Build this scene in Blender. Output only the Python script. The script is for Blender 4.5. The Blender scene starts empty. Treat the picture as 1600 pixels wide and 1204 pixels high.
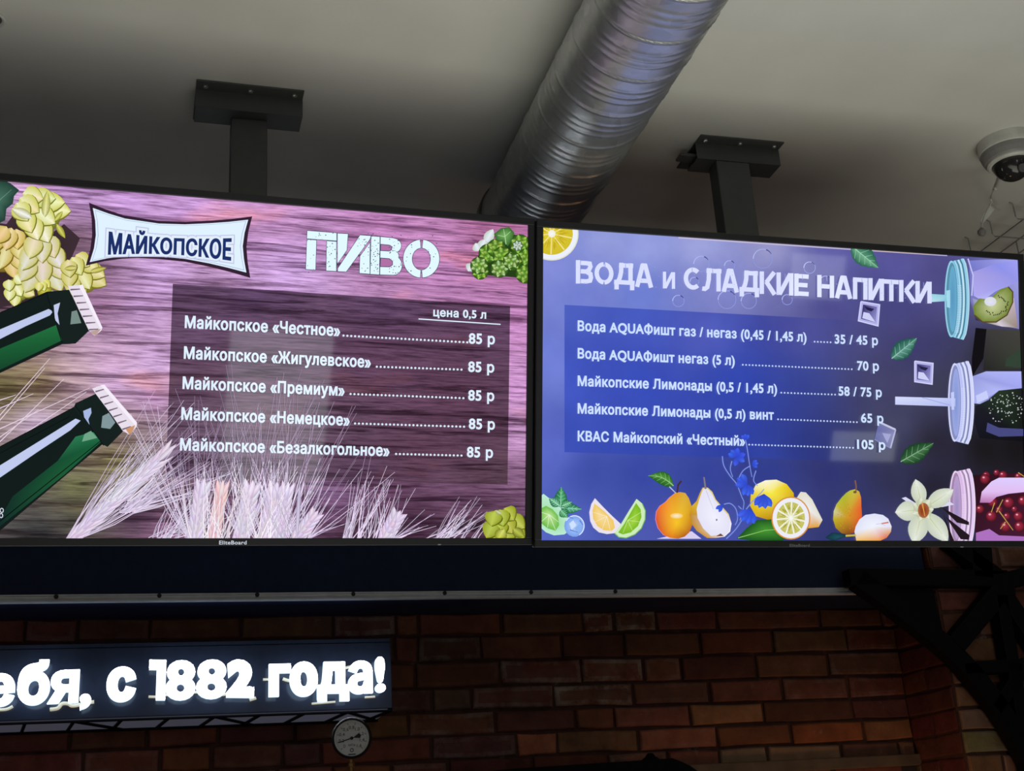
import bpy, bmesh, math, random
from mathutils import Vector, Matrix
from mathutils.geometry import tessellate_polygon
random.seed(7)
C = bpy.context.scene.collection
S = bpy.context.scene
PI = math.pi

# ------------------------------------------------------------------ camera, world, lights, exposure
FPX = 1974.0
EYE = 1.5                                   # eye height of the photographer
AX = Vector((0.957916, -0.287046, 0.0)).normalized()
def _axes(yaw, pitch, roll):
    cy, sy = math.cos(yaw), math.sin(yaw)
    f = Vector((sy, cy, 0)); x = Vector((cy, -sy, 0)); u = Vector((0, 0, 1))
    cp, sp = math.cos(pitch), math.sin(pitch)
    f2 = cp*f + sp*u; u2 = -sp*f + cp*u
    cr, sr = math.cos(roll), math.sin(roll)
    return cr*x + sr*u2, -sr*x + cr*u2, f2
CX, CU, CF = _axes(math.radians(16.3), math.radians(20.16), math.radians(-3.72))
cam = bpy.data.cameras.new('camera'); cam_o = bpy.data.objects.new('camera', cam); C.objects.link(cam_o)
M = Matrix((CX, CU, -CF)).transposed().to_4x4(); M.translation = Vector((0, 0, EYE))
cam_o.matrix_world = M
cam.sensor_fit = 'HORIZONTAL'; cam.sensor_width = 36; cam.lens = FPX/1600*36
cam.clip_start = .02
S.camera = cam_o
S.view_settings.view_transform = 'Standard'
S.view_settings.look = 'None'
S.view_settings.exposure = 0; S.view_settings.gamma = 1
S.view_settings.use_curve_mapping = False
w = bpy.data.worlds.new('world'); S.world = w; w.use_nodes = True
w.node_tree.nodes['Background'].inputs[0].default_value = (.7, .8, 1, 1)
w.node_tree.nodes['Background'].inputs[1].default_value = .02

def area(name, loc, target, sx, sy, power, col):
    l = bpy.data.lights.new(name, 'AREA'); l.shape = 'RECTANGLE'; l.size = sx; l.size_y = sy; l.energy = power; l.color = col
    o = bpy.data.objects.new(name, l); C.objects.link(o); o.location = loc
    o.rotation_euler = (Vector(target)-Vector(loc)).to_track_quat('-Z', 'Y').to_euler()
    return o
# unseen upward fill added below the screens to grade the ceiling, and the ceiling lights of the shop behind the guests
cl = area('upward_fill', (1.15, 1.3, 1.05), (1.15, 1.3001, 3.2), 3.5, 1.7, 20, (1, .985, .86)); cl.data.spread = math.radians(125)
area('shop_light', (1.5, -2.6, 3.1), (1.5, -2.6, 0), 4.0, 1.2, 30, (.95, .97, 1))
def point(name, loc, power, col, r):
    l = bpy.data.lights.new(name, 'POINT'); l.energy = power; l.color = col; l.shadow_soft_size = r
    o = bpy.data.objects.new(name, l); C.objects.link(o); o.location = loc
    return o
point('bar_lamp', (2.1, 3.42, 1.12), 2.5, (1, .54, .26), .06)
point('bar_lamp', (1.2, 3.5, 1.08), 1.6, (1, .54, .28), .06)

# ------------------------------------------------------------------ helpers
def ray(x, y): return CX*((x-800)/FPX) - CU*((y-602)/FPX) + CF
def at_y(x, y, Y):
    d = ray(x, y); p = d*(Y/d.y); p.z += EYE; return p
def at_z(x, y, Z):
    d = ray(x, y); p = d*((Z-EYE)/d.z); p.z += EYE; return p
def lin(c):
    r = []
    for v in c[:3]:
        v = max(0, v)/255.0
        r.append(v/12.92 if v <= .04045 else ((v+.055)/1.055)**2.4)
    return tuple(r)

MATS = {}
def nt(name):
    m = bpy.data.materials.new(name); m.use_nodes = True
    return m, m.node_tree.nodes, m.node_tree.links, m.node_tree.nodes['Principled BSDF']
def mat(name, col, rough=.5, metal=0, spec=.5, emit=None, es=0, var=0, vscale=30, bump=0, bscale=200):
    """plain painted / metal surface with a little procedural variation"""
    if name in MATS: return MATS[name]
    m, n, l, b = nt(name)
    b.inputs['Roughness'].default_value = rough; b.inputs['Metallic'].default_value = metal
    b.inputs['Specular IOR Level'].default_value = spec
    tc = n.new('ShaderNodeTexCoord'); nz = n.new('ShaderNodeTexNoise'); nz.inputs['Scale'].default_value = vscale; nz.inputs['Detail'].default_value = 5
    l.new(tc.outputs['Object'], nz.inputs['Vector'])
    rp = n.new('ShaderNodeValToRGB'); v = var or .08
    c0 = [max(0, c*(1-v)) for c in col]; c1 = [min(1, c*(1+v)) for c in col]
    rp.color_ramp.elements[0].color = (*c0, 1); rp.color_ramp.elements[1].color = (*c1, 1)
    rp.color_ramp.elements[0].position = .3; rp.color_ramp.elements[1].position = .7
    l.new(nz.outputs['Fac'], rp.inputs['Fac']); l.new(rp.outputs['Color'], b.inputs['Base Color'])
    if emit: 
        b.inputs['Emission Color'].default_value = (*emit, 1); b.inputs['Emission Strength'].default_value = es
    if bump:
        n2 = n.new('ShaderNodeTexNoise'); n2.inputs['Scale'].default_value = bscale; n2.inputs['Detail'].default_value = 4
        l.new(tc.outputs['Object'], n2.inputs['Vector'])
        bp = n.new('ShaderNodeBump'); bp.inputs['Strength'].default_value = bump; bp.inputs['Distance'].default_value = .002
        l.new(n2.outputs['Fac'], bp.inputs['Height']); l.new(bp.outputs['Normal'], b.inputs['Normal'])
    MATS[name] = m
    return m

def obj(name, bm, m, parent=None, smooth=False, kind=None, label=None):
    """bmesh in world coordinates -> ONE mesh object (local to its parent)"""
    me = bpy.data.meshes.new(name)
    if parent is not None:
        org = Vector(parent.get('org', (0, 0, 0)))
        bmesh.ops.translate(bm, vec=-org, verts=bm.verts)
    bm.to_mesh(me); bm.free()
    for mm in (m if isinstance(m, (list, tuple)) else [m]): me.materials.append(mm)
    if smooth:
        for p in me.polygons: p.use_smooth = True
    o = bpy.data.objects.new(name, me); C.objects.link(o)
    if parent is not None:
        o.parent = parent; o['org'] = parent['org']
    else: o['org'] = (0, 0, 0)
    if kind: o['kind'] = kind
    if label: o['label'] = label
    return o
def thing(name, label, cat, loc, group=None):
    o = bpy.data.objects.new(name, None); C.objects.link(o); o.empty_display_size = .05
    o.location = loc; o['org'] = tuple(loc); o['label'] = label; o['category'] = cat
    if group: o['group'] = group
    return o
def sub(parent_obj):
    """child meshes of a part share the part's local frame"""
    return parent_obj
def box(bm, lo, hi, bev=0, mat_i=0):
    x0, y0, z0 = lo; x1, y1, z1 = hi
    vs = [bm.verts.new(p) for p in ((x0,y0,z0),(x1,y0,z0),(x1,y1,z0),(x0,y1,z0),(x0,y0,z1),(x1,y0,z1),(x1,y1,z1),(x0,y1,z1))]
    fs = [bm.faces.new([vs[i] for i in f]) for f in ((3,2,1,0),(4,5,6,7),(0,1,5,4),(1,2,6,5),(2,3,7,6),(3,0,4,7))]
    for f in fs: f.material_index = mat_i
    if bev:
        es = set(e for f in fs for e in f.edges)
        bmesh.ops.bevel(bm, geom=list(es), offset=bev, segments=2, affect='EDGES', profile=.5)
    return fs
def obox(bm, c, ax, ay, az, hx, hy, hz, bev=0):
    """oriented box, centre c, unit axes, half sizes"""
    vs = []
    for k in (-1, 1):
        for i, j in ((-1,-1),(1,-1),(1,1),(-1,1)):
            vs.append(bm.verts.new(c + ax*hx*i + ay*hy*j + az*hz*k))
    fs = [bm.faces.new([vs[i] for i in f]) for f in ((3,2,1,0),(4,5,6,7),(0,1,5,4),(1,2,6,5),(2,3,7,6),(3,0,4,7))]
    bmesh.ops.recalc_face_normals(bm, faces=fs)
    if bev:
        es = set(e for f in fs for e in f.edges)
        bmesh.ops.bevel(bm, geom=list(es), offset=bev, segments=2, affect='EDGES', profile=.5)
def bar(bm, a, b, width, depth, nrm=Vector((0,1,0)), bev=.002):
    a = Vector(a); b = Vector(b); t = (b-a).normalized(); s = t.cross(nrm).normalized()
    obox(bm, (a+b)/2, t, nrm, s, (b-a).length/2, depth/2, width/2, bev)
def tube(bm, pts, r, seg=10, caps=True):
    pts = [Vector(p) for p in pts]; rings = []
    rr = r if isinstance(r, (list, tuple)) else [r]*len(pts)
    up = Vector((0.13, .27, .95)).normalized()
    for i, p in enumerate(pts):
        t = (pts[min(i+1, len(pts)-1)]-pts[max(i-1, 0)]).normalized()
        a = t.cross(up)
        if a.length < .05: a = t.cross(Vector((1, .2, 0)))
        a.normalize(); b = t.cross(a)
        rings.append([bm.verts.new(p + (a*math.cos(2*PI*k/seg) + b*math.sin(2*PI*k/seg))*rr[i]) for k in range(seg)])
    for i in range(len(rings)-1):
        for k in range(seg):
            bm.faces.new((rings[i][k], rings[i][(k+1) % seg], rings[i+1][(k+1) % seg], rings[i+1][k]))
    if caps:
        bm.faces.new(rings[0][::-1]); bm.faces.new(rings[-1])
def lathe(bm, c, axis, prof, seg=32):
    """prof: list of (radius, distance along axis)"""
    axis = Vector(axis).normalized(); a = axis.orthogonal().normalized(); b = axis.cross(a); rings = []
    for r, h in prof:
        if r < 1e-6: rings.append([bm.verts.new(Vector(c)+axis*h)])
        else: rings.append([bm.verts.new(Vector(c)+axis*h+(a*math.cos(2*PI*k/seg)+b*math.sin(2*PI*k/seg))*r) for k in range(seg)])
    for i in range(len(rings)-1):
        A, B = rings[i], rings[i+1]
        for k in range(seg):
            q = [A[k % len(A)], A[(k+1) % len(A)], B[(k+1) % len(B)], B[k % len(B)]]
            q2 = []
            for v in q:
                if v not in q2: q2.append(v)
            if len(q2) > 2: bm.faces.new(q2)
    bmesh.ops.recalc_face_normals(bm, faces=bm.faces[:])
def smooth_pts(p, n=10):
    """Catmull-Rom through the points"""
    p = [Vector(q) for q in p]; out = []
    for i in range(len(p)-1):
        a = p[max(i-1, 0)]; b = p[i]; c = p[i+1]; d = p[min(i+2, len(p)-1)]
        for k in range(n):
            t = k/n
            out.append(.5*((2*b)+(c-a)*t+(2*a-5*b+4*c-d)*t*t+(3*b-a-3*c+d)*t**3))
    out.append(p[-1]); return out

# ------------------------------------------------------------------ text outlines (built-in font) -> trapezoids
_TC = {}
def text_loops(body):
    if body in _TC: return _TC[body]
    c = bpy.data.curves.new('lettering', 'FONT'); c.body = body; c.size = 1; c.fill_mode = 'NONE'; c.resolution_u = 5; c.space_character = 1.07
    o = bpy.data.objects.new('lettering', c); C.objects.link(o)
    dg = bpy.context.evaluated_depsgraph_get(); me = o.evaluated_get(dg).to_mesh()
    pts = [(v.co.x, v.co.y) for v in me.vertices]; adj = {}
    for e in me.edges:
        a, b = e.vertices; adj.setdefault(a, []).append(b); adj.setdefault(b, []).append(a)
    o.evaluated_get(dg).to_mesh_clear(); bpy.data.objects.remove(o); bpy.data.curves.remove(c)
    seen = set(); loops = []
    for s in adj:
        if s in seen: continue
        lp = [s]; seen.add(s); cur = s
        while True:
            nx = [q for q in adj[cur] if q not in seen]
            if not nx: break
            cur = nx[0]; seen.add(cur); lp.append(cur)
        if len(lp) > 2: loops.append([pts[i] for i in lp])
    x0 = min(p[0] for l in loops for p in l); x1 = max(p[0] for l in loops for p in l)
    loops = [[(p[0]-x0, p[1]) for p in l] for l in loops]
    # glyph groups = loops whose x ranges overlap
    loops.sort(key=lambda l: min(p[0] for p in l)); groups = []; hi = -9
    for l in loops:
        a = min(p[0] for p in l); b = max(p[0] for p in l)
        if a < hi-1e-4: groups[-1].append(l)
        else: groups.append([l])
        hi = max(hi, b) if a < hi-1e-4 else b
    _TC[body] = (groups, x1-x0)
    return _TC[body]
CAP = .727     # cap height of the built-in font, checked below
def _cap():
    g, w_ = text_loops('Н'); return max(p[1] for l in g[0] for p in l)
CAP = _cap()
def fill_loops(loops):
    """even-odd trapezoids of one glyph"""
    es = []
    ys = set()
    for l in loops:
        for i, a in enumerate(l):
            b = l[(i+1) % len(l)]
            ys.add(round(a[1], 5))
            if abs(a[1]-b[1]) > 1e-6: es.append((a, b) if a[1] < b[1] else (b, a))
    ys = sorted(ys); out = []
    for y0, y1 in zip(ys, ys[1:]):
        if y1-y0 < 1e-5: continue
        ym = (y0+y1)/2; sp = []
        for a, b in es:
            if a[1] <= ym < b[1]:
                f = lambda y: a[0]+(b[0]-a[0])*(y-a[1])/(b[1]-a[1])
                sp.append((f(ym), f(y0), f(y1)))
        sp.sort()
        for i in range(0, len(sp)-1, 2):
            L, R = sp[i], sp[i+1]
            out.append([(L[1], y0), (R[1], y0), (R[2], y1), (L[2], y1)])
    return out

# ------------------------------------------------------------------ flat artwork shown on a screen
def miter(pts, w0, w1=None, closed=False):
    """polyline -> left and right offset points, width running from w0 to w1"""
    w1 = w0 if w1 is None else w1; n = len(pts); L = []; R = []
    for i, p in enumerate(pts):
        a = pts[i-1] if (i or closed) else None
        b = pts[(i+1) % n] if (i < n-1 or closed) else None
        d1 = None if a is None else _n((p[0]-a[0], p[1]-a[1])); d2 = None if b is None else _n((b[0]-p[0], b[1]-p[1]))
        if d1 is None: d1 = d2
        if d2 is None: d2 = d1
        t = _n((d1[0]+d2[0], d1[1]+d2[1])); nx, ny = -t[1], t[0]
        k = max(.5, nx*-d1[1]+ny*d1[0]); hw = (w0+(w1-w0)*i/max(1, n-1))/2/k
        L.append((p[0]+nx*hw, p[1]+ny*hw)); R.append((p[0]-nx*hw, p[1]-ny*hw))
    return L, R
def _n(v):
    l = math.hypot(*v) or 1; return (v[0]/l, v[1]/l)
def arc(cx, cy, rx, ry, a0, a1, n=16):
    return [(cx+rx*math.cos(math.radians(a0+(a1-a0)*i/n)), cy+ry*math.sin(math.radians(a0+(a1-a0)*i/n))) for i in range(n+1)]
def grey(c, k): return mix(c, (sum(c)/3,)*3, k)
def shade(c, k): return tuple(max(0, min(255, v*k)) for v in c)
def mix(a, b, t): return tuple(x+(y-x)*t for x, y in zip(a, b))

class Screen:
    """artwork of one display: coloured triangles in the plane of the panel, later ones a hair in front of earlier ones"""
    STEP = 6e-6
    def __init__(s, tl, yaw, tilt, roll, W=1.2096, H=.6804):
        cy, sy = math.cos(yaw), math.sin(yaw)
        x = Vector((cy, -sy, 0)); n = Vector((-sy, -cy, 0))
        z = math.cos(tilt)*Vector((0, 0, 1)) + math.sin(tilt)*n
        cr, sr = math.cos(roll), math.sin(roll)
        s.x = cr*x+sr*z; s.z = -sr*x+cr*z; s.n = s.x.cross(s.z)          # n points at the guests
        s.tl = Vector(tl); s.W = W; s.H = H; s.tris = []; s.layer = 0
    def P(s, u, v, d=0): return s.tl + s.x*u + s.z*v + s.n*d
    def uv(s, p):
        d = ray(*p); h = d*(((s.tl-Vector((0, 0, EYE))).dot(s.n))/d.dot(s.n)) + Vector((0, 0, EYE)) - s.tl
        return (h.dot(s.x), h.dot(s.z))
    def up(s): s.layer += 1
    def tri(s, pts, cols, m=0):
        s.tris.append((pts, cols, s.layer, m))
    def _clip(s, poly):
        for ax, lim, sg in ((0, 0, 1), (0, s.W, -1), (1, -s.H, 1), (1, 0, -1)):
            out = []
            for i, a in enumerate(poly):
                b = poly[(i+1) % len(poly)]
                da = sg*(a[0][ax]-lim); db = sg*(b[0][ax]-lim)
                if da >= 0: out.append(a)
                if (da >= 0) != (db >= 0):
                    t = da/(da-db); out.append((mix(a[0], b[0], t), mix(a[1], b[1], t)))
            poly = out
            if len(poly) < 3: return []
        return poly
    # ---- everything below takes points in uv metres unless px=True
    def _pts(s, pts, px): return [s.uv(p) for p in pts] if px else list(pts)
    def poly(s, pts, col, px=True, m=0, new=True):
        """filled polygon; col one colour or one per point"""
        if new: s.up()
        q = s._pts(pts, px); cols = col if isinstance(col, list) else [col]*len(q)
        for t in tessellate_polygon([[Vector((a, b, 0)) for a, b in q]]):
            s.tri([q[i] for i in t], [cols[i] for i in t], m)
    def fan(s, c, pts, cc, rc, px=True, new=True):
        """polygon shaded from the colour at c to the colour(s) on the rim"""
        if new: s.up()
        q = s._pts(pts, px); o = s._pts([c], px)[0]; rc = rc if isinstance(rc, list) else [rc]*len(q)
        for i in range(len(q)):
            j = (i+1) % len(q); s.tri([o, q[i], q[j]], [cc, rc[i], rc[j]])
    def ell(s, cx, cy, rx, ry, cc, rc, rot=0, n=20, new=True, off=(0, 0)):
        r = math.radians(rot); pts = []
        for i in range(n):
            a = 2*PI*i/n; x = rx*math.cos(a); y = ry*math.sin(a)
            pts.append((cx+x*math.cos(r)-y*math.sin(r), cy+x*math.sin(r)+y*math.cos(r)))
        s.fan((cx+off[0], cy+off[1]), pts, cc, rc, new=new)
    def strip(s, L, R, cl, cr=None, px=True, new=True):
        if new: s.up()
        L = s._pts(L, px); R = s._pts(R, px); cr = cl if cr is None else cr
        cl = cl if isinstance(cl, list) else [cl]*len(L); cr = cr if isinstance(cr, list) else [cr]*len(R)
        for i in range(len(L)-1):
            s.tri([L[i], R[i], R[i+1]], [cl[i], cr[i], cr[i+1]]); s.tri([L[i], R[i+1], L[i+1]], [cl[i], cr[i+1], cl[i+1]])
    def stroke(s, pts, w0, col, w1=None, px=True, new=True, col1=None):
        L, R = miter(pts, w0, w1)
        n = len(pts); cols = [mix(col, col1 or col, i/max(1, n-1)) for i in range(n)]
        s.strip(L, R, cols, cols, px, new)
    def petal(s, base, tip, width, cb, ct, rim=None, bend=0, n=7, new=True, fat=.45):
        """leaf shape from base to tip, shaded along its length"""
        dx, dy = tip[0]-base[0], tip[1]-base[1]; nx, ny = _n((-dy, dx)); L = []; R = []; c = []
        for i in range(n+1):
            t = i/n; wv = width/2*math.sin(PI*t**(math.log(.5)/math.log(fat)))**.8 if 0 < t < 1 else 0
            o = bend*math.sin(PI*t); x = base[0]+dx*t+nx*o; y = base[1]+dy*t+ny*o
            L.append((x+nx*wv, y+ny*wv)); R.append((x-nx*wv, y-ny*wv)); c.append(mix(cb, ct, t))
        M_ = [((a[0]+b[0])/2, (a[1]+b[1])/2) for a, b in zip(L, R)]
        e = [rim or shade(q, .72) for q in c]
        s.strip(L, M_, e, c, new=new); s.strip(M_, R, c, e, new=False)
    def text(s, body, p0, p1x, cap, col, bold=.035, slope=None, fy=None, new=True, px=True):
        """line of text: p0 = left end of its baseline, p1 = right end (pixels of the photo), cap = capital height"""
        if new: s.up()
        groups, wd = text_loops(body)
        a = s.uv(p0); b = s.uv(p1x); t = s.uv((p0[0], p0[1]-cap))
        sy = (t[1]-a[1])/CAP; sx = (b[0]-a[0])/wd; sh = (b[1]-a[1])/(b[0]-a[0]); bw = bold*abs(t[1]-a[1])
        f = fy or (lambda X, Y: Y)
        T = lambda p: (a[0]+p[0]*sx, a[1]+f(p[0]/wd, p[1])*sy+p[0]*sx*sh)
        for g in groups:
            for q in fill_loops(g):
                q = [T(p) for p in q]; s.tri(q[:3], [col]*3); s.tri([q[0], q[2], q[3]], [col]*3)
            if bw > 0:
                for l in g:
                    l = [T(p) for p in l]
                    L, R = miter(l+[l[0], l[1]], 2*bw)
                    s.strip(L, R, col, px=False, new=False)
    def grid(s, zones, nx=56, ny=32, u0=0, v0=0, m=1, power=2.6, quad=None, under=None):
        """background: colours spread smoothly between the given points [(x,y),(r,g,b)]"""
        s.up(); Z = [(s.uv(p), c) for p, c in zones]
        if quad: Q = [s.uv(p) for p in quad]
        def at(i, j):
            a, b = i/nx, j/ny
            if quad: return mix(mix(Q[0], Q[1], a), mix(Q[3], Q[2], a), b)
            return (a*s.W, -b*s.H)
        def colr(p):
            ws = 0; c = [0, 0, 0]
            for q, k in Z:
                d = math.hypot(p[0]-q[0], (p[1]-q[1])*1.2)+.012; w_ = d**-power; ws += w_
                for i in range(3): c[i] += k[i]*w_
            return tuple(v/ws for v in c)
        base = colr
        if under:
            def colr(p, own=base):
                t = min(1, max(0, (p[0]-Q[0][0])/(Q[1][0]-Q[0][0])-.55)/.45); return mix(own(p), under(p), t*t*(3-2*t))
        G = [[(at(i, j), colr(at(i, j))) for j in range(ny+1)] for i in range(nx+1)]
        for i in range(nx):
            for j in range(ny):
                A, B, D, E_ = G[i][j], G[i+1][j], G[i+1][j+1], G[i][j+1]
                s.tri([A[0], D[0], B[0]], [A[1], D[1], B[1]], m); s.tri([A[0], E_[0], D[0]], [A[1], E_[1], D[1]], m)
        return base
    def build(s, name, mats, parent):
        V = []; F = []; CO = []; MI = []; UV = []
        for pts, cols, ly, m in s.tris:
            pl = s._clip(list(zip(pts, cols)))
            if not pl: continue
            a = sum(pl[i][0][0]*pl[(i+1) % len(pl)][0][1]-pl[(i+1) % len(pl)][0][0]*pl[i][0][1] for i in range(len(pl)))
            if abs(a) < 1e-12: continue
            if a < 0: pl = pl[::-1]
            k = len(V); F.append(list(range(k, k+len(pl)))); MI.append(m)
            for p, c in pl:
                V.append(s.P(p[0], p[1], ly*s.STEP)-Vector(parent['org'])); CO.append(lin(c)); UV.append(p)
        me = bpy.data.meshes.new(name); me.from_pydata(V, [], F)
        ca = me.color_attributes.new('picture', 'FLOAT_COLOR', 'CORNER'); ul = me.uv_layers.new(name='panel')
        i = 0
        for f, p in zip(F, me.polygons):
            for li, vi in zip(p.loop_indices, f):
                ca.data[li].color = (*CO[vi], 1); ul.data[li].uv = UV[vi]
        me.polygons.foreach_set('material_index', MI)
        for mm in mats: me.materials.append(mm)
        o = bpy.data.objects.new(name, me); C.objects.link(o); o.parent = parent; o['org'] = parent['org']
        return o

def screen_mat(name, kind):
    m, n, l, b = nt(name)
    b.inputs['Base Color'].default_value = (.004, .004, .005, 1); b.inputs['Roughness'].default_value = .035
    b.inputs['Specular IOR Level'].default_value = .4; b.inputs['Emission Strength'].default_value = 1
    at = n.new('ShaderNodeAttribute'); at.attribute_name = 'picture'
    col = at.outputs['Color']
    uv = n.new('ShaderNodeUVMap'); uv.uv_map = 'panel'
    def noise(scale, sc, detail, dist=0, rough=.6):
        mp = n.new('ShaderNodeMapping'); mp.inputs['Scale'].default_value = (*sc, 1); l.new(uv.outputs[0], mp.inputs[0])
        z = n.new('ShaderNodeTexNoise'); z.inputs['Scale'].default_value = scale; z.inputs['Detail'].default_value = detail
        z.inputs['Distortion'].default_value = dist; z.inputs['Roughness'].default_value = rough; l.new(mp.outputs[0], z.inputs['Vector']); return z.outputs['Fac']
    def ramp(f, stops):
        r = n.new('ShaderNodeValToRGB'); e = r.color_ramp.elements
        while len(e) < len(stops): e.new(.5)
        for q, (p, c) in zip(e, stops): q.position = p; q.color = (*c, 1)
        l.new(f, r.inputs[0]); return r.outputs[0]
    def mul(a, c, fac=1):
        x = n.new('ShaderNodeMixRGB'); x.blend_type = 'MULTIPLY'; x.inputs[0].default_value = fac; l.new(a, x.inputs[1]); l.new(c, x.inputs[2]); return x.outputs[0]
    if kind == 'wood':
        g1 = ramp(noise(1, (4.2, 84), 8, .9, .66), [(.37, (.13, .07, .11)), (.43, (.5, .43, .49)), (.5, (.95, .95, .96)), (.7, (1.25, 1.25, 1.25))])
        g2 = ramp(noise(1, (1.3, 30), 5, .7), [(.36, (.16, .09, .14)), (.4, (.7, .64, .68)), (.46, (1, 1, 1)), (.7, (1.1, 1.12, 1.1))])
        g3 = ramp(noise(1, (22, 260), 4, 0), [(.3, (.6, .56, .6)), (.62, (1.15, 1.15, 1.15))])
        g4 = ramp(noise(1, (2.6, 7), 3, 0), [(.6, (1, 1, 1)), (.74, (1.25, .98, .72))])
        col = mul(mul(mul(mul(col, g1, .8), g2, .75), g3), g4)
    if kind == 'cloud':
        g = ramp(noise(6, (1, 1), 6), [(.3, (.88, .88, .93)), (.7, (1.12, 1.12, 1.07))])
        col = mul(col, g)
    l.new(col, b.inputs['Emission Color'])
    return m
SM = [screen_mat('screen_artwork', 'flat'), screen_mat('screen_wood', 'wood'), screen_mat('screen_blue', 'cloud')]

# ------------------------------------------------------------------ the room
CEIL = 3.2; WALL_Y = 3.8; PIER_Y = 3.53; PIER_X = 2.40
m_ceil = mat('ceiling_paint', (.62, .62, .58), .85, var=.03, vscale=6, bump=.15, bscale=90)
m_wall = mat('plaster', (.32, .3, .28), .9)
m_floor = mat('floor_tile', (.2, .18, .16), .5)
def plain(name, lo, hi, m):
    bm = bmesh.new(); box(bm, lo, hi); return obj(name, bm, m, kind='structure')
plain('ceiling', (-3, -4, CEIL), (6.4, 4.1, CEIL+.1), m_ceil)
plain('floor', (-3, -4, -.1), (6.4, 4.1, 0), m_floor)
plain('wall_left', (-3.1, -4, 0), (-3, 4.1, CEIL), m_wall)
plain('wall_right', (6.4, -4, 0), (6.5, 4.1, CEIL), m_wall)
plain('wall_rear', (-3, -4.1, 0), (6.4, -4, CEIL), m_wall)
# shop-front windows behind the guests (lit by daylight)
m_day = mat('daylit_glass', (.8, .85, .9), .2, emit=(.86, .93, 1), es=2.6, var=.02)
m_frame = mat('window_frame_paint', (.05, .05, .05), .5)
def window(name, x0, x1, z0, z1):
    bm = bmesh.new(); box(bm, (x0, -4, z0), (x1, -3.985, z1)); 
    for f in bm.faces: f.material_index = 0
    t = .05
    for lo, hi in (((x0-t, -4, z0-t), (x0, -3.95, z1+t)), ((x1, -4, z0-t), (x1+t, -3.95, z1+t)), ((x0, -4, z1), (x1, -3.95, z1+t)), ((x0, -4, z0-t), (x1, -3.95, z0))):
        box(bm, lo, hi, mat_i=1)
    return obj(name, bm, [m_day, m_frame], kind='structure')
window('window_1', 1.2, 1.95, .4, 1.62)
window('window_2', 4.62, 5.1, 2.15, 2.5)
window('window_3', 5.15, 5.75, .85, 1.1)

# brickwork: every course laid brick by brick, one mesh per wall
def brick_mat():
    m, n, l, b = nt('brickwork'); b.inputs['Roughness'].default_value = .88; b.inputs['Specular IOR Level'].default_value = .25
    at = n.new('ShaderNodeAttribute'); at.attribute_name = 'brick_colour'
    tc = n.new('ShaderNodeTexCoord')
    z = n.new('ShaderNodeTexNoise'); z.inputs['Scale'].default_value = 14; z.inputs['Detail'].default_value = 8; z.inputs['Roughness'].default_value = .65
    l.new(tc.outputs['Object'], z.inputs['Vector'])
    r = n.new('ShaderNodeValToRGB'); r.color_ramp.elements[0].position = .3; r.color_ramp.elements[0].color = (.62, .6, .6, 1); r.color_ramp.elements[1].position = .72; r.color_ramp.elements[1].color = (1.25, 1.2, 1.15, 1)
    l.new(z.outputs['Fac'], r.inputs[0])
    x = n.new('ShaderNodeMixRGB'); x.blend_type = 'MULTIPLY'; x.inputs[0].default_value = 1; l.new(at.outputs['Color'], x.inputs[1]); l.new(r.outputs[0], x.inputs[2])
    z2 = n.new('ShaderNodeTexNoise'); z2.inputs['Scale'].default_value = 9; z2.inputs['Detail'].default_value = 10; z2.inputs['Roughness'].default_value = .75; l.new(tc.outputs['Object'], z2.inputs['Vector'])
    r2 = n.new('ShaderNodeValToRGB'); r2.color_ramp.elements[0].position = .62; r2.color_ramp.elements[0].color = (0, 0, 0, 1); r2.color_ramp.elements[1].position = .72; r2.color_ramp.elements[1].color = (.55, .55, .55, 1)
    l.new(z2.outputs['Fac'], r2.inputs[0])
    r3 = n.new('ShaderNodeValToRGB'); r3.color_ramp.elements[0].position = .42; r3.color_ramp.elements[1].position = .62; l.new(z2.outputs['Fac'], r3.inputs[0])
    y = n.new('ShaderNodeMixRGB'); mm = n.new('ShaderNodeMath'); mm.operation = 'MULTIPLY_ADD'; mm.use_clamp = True; l.new(at.outputs['Alpha'], mm.inputs[0]); l.new(r3.outputs[0], mm.inputs[1]); l.new(r2.outputs[0], mm.inputs[2]); l.new(mm.outputs[0], y.inputs[0]); l.new(x.outputs[0], y.inputs[1]); y.inputs[2].default_value = (.42, .33, .27, 1)
    l.new(y.outputs[0], b.inputs['Base Color'])
    z3 = n.new('ShaderNodeTexNoise'); z3.inputs['Scale'].default_value = 70; z3.inputs['Detail'].default_value = 6; l.new(tc.outputs['Object'], z3.inputs['Vector'])
    bp = n.new('ShaderNodeBump'); bp.inputs['Strength'].default_value = .6; bp.inputs['Distance'].default_value = .004
    l.new(z3.outputs['Fac'], bp.inputs['Height']); l.new(bp.outputs['Normal'], b.inputs['Normal'])
    return m
m_brick = brick_mat()
RED = [(.22, .08, .05), (.25, .09, .052), (.2, .075, .05), (.26, .1, .055), (.18, .062, .042), (.23, .09, .055)]
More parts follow.
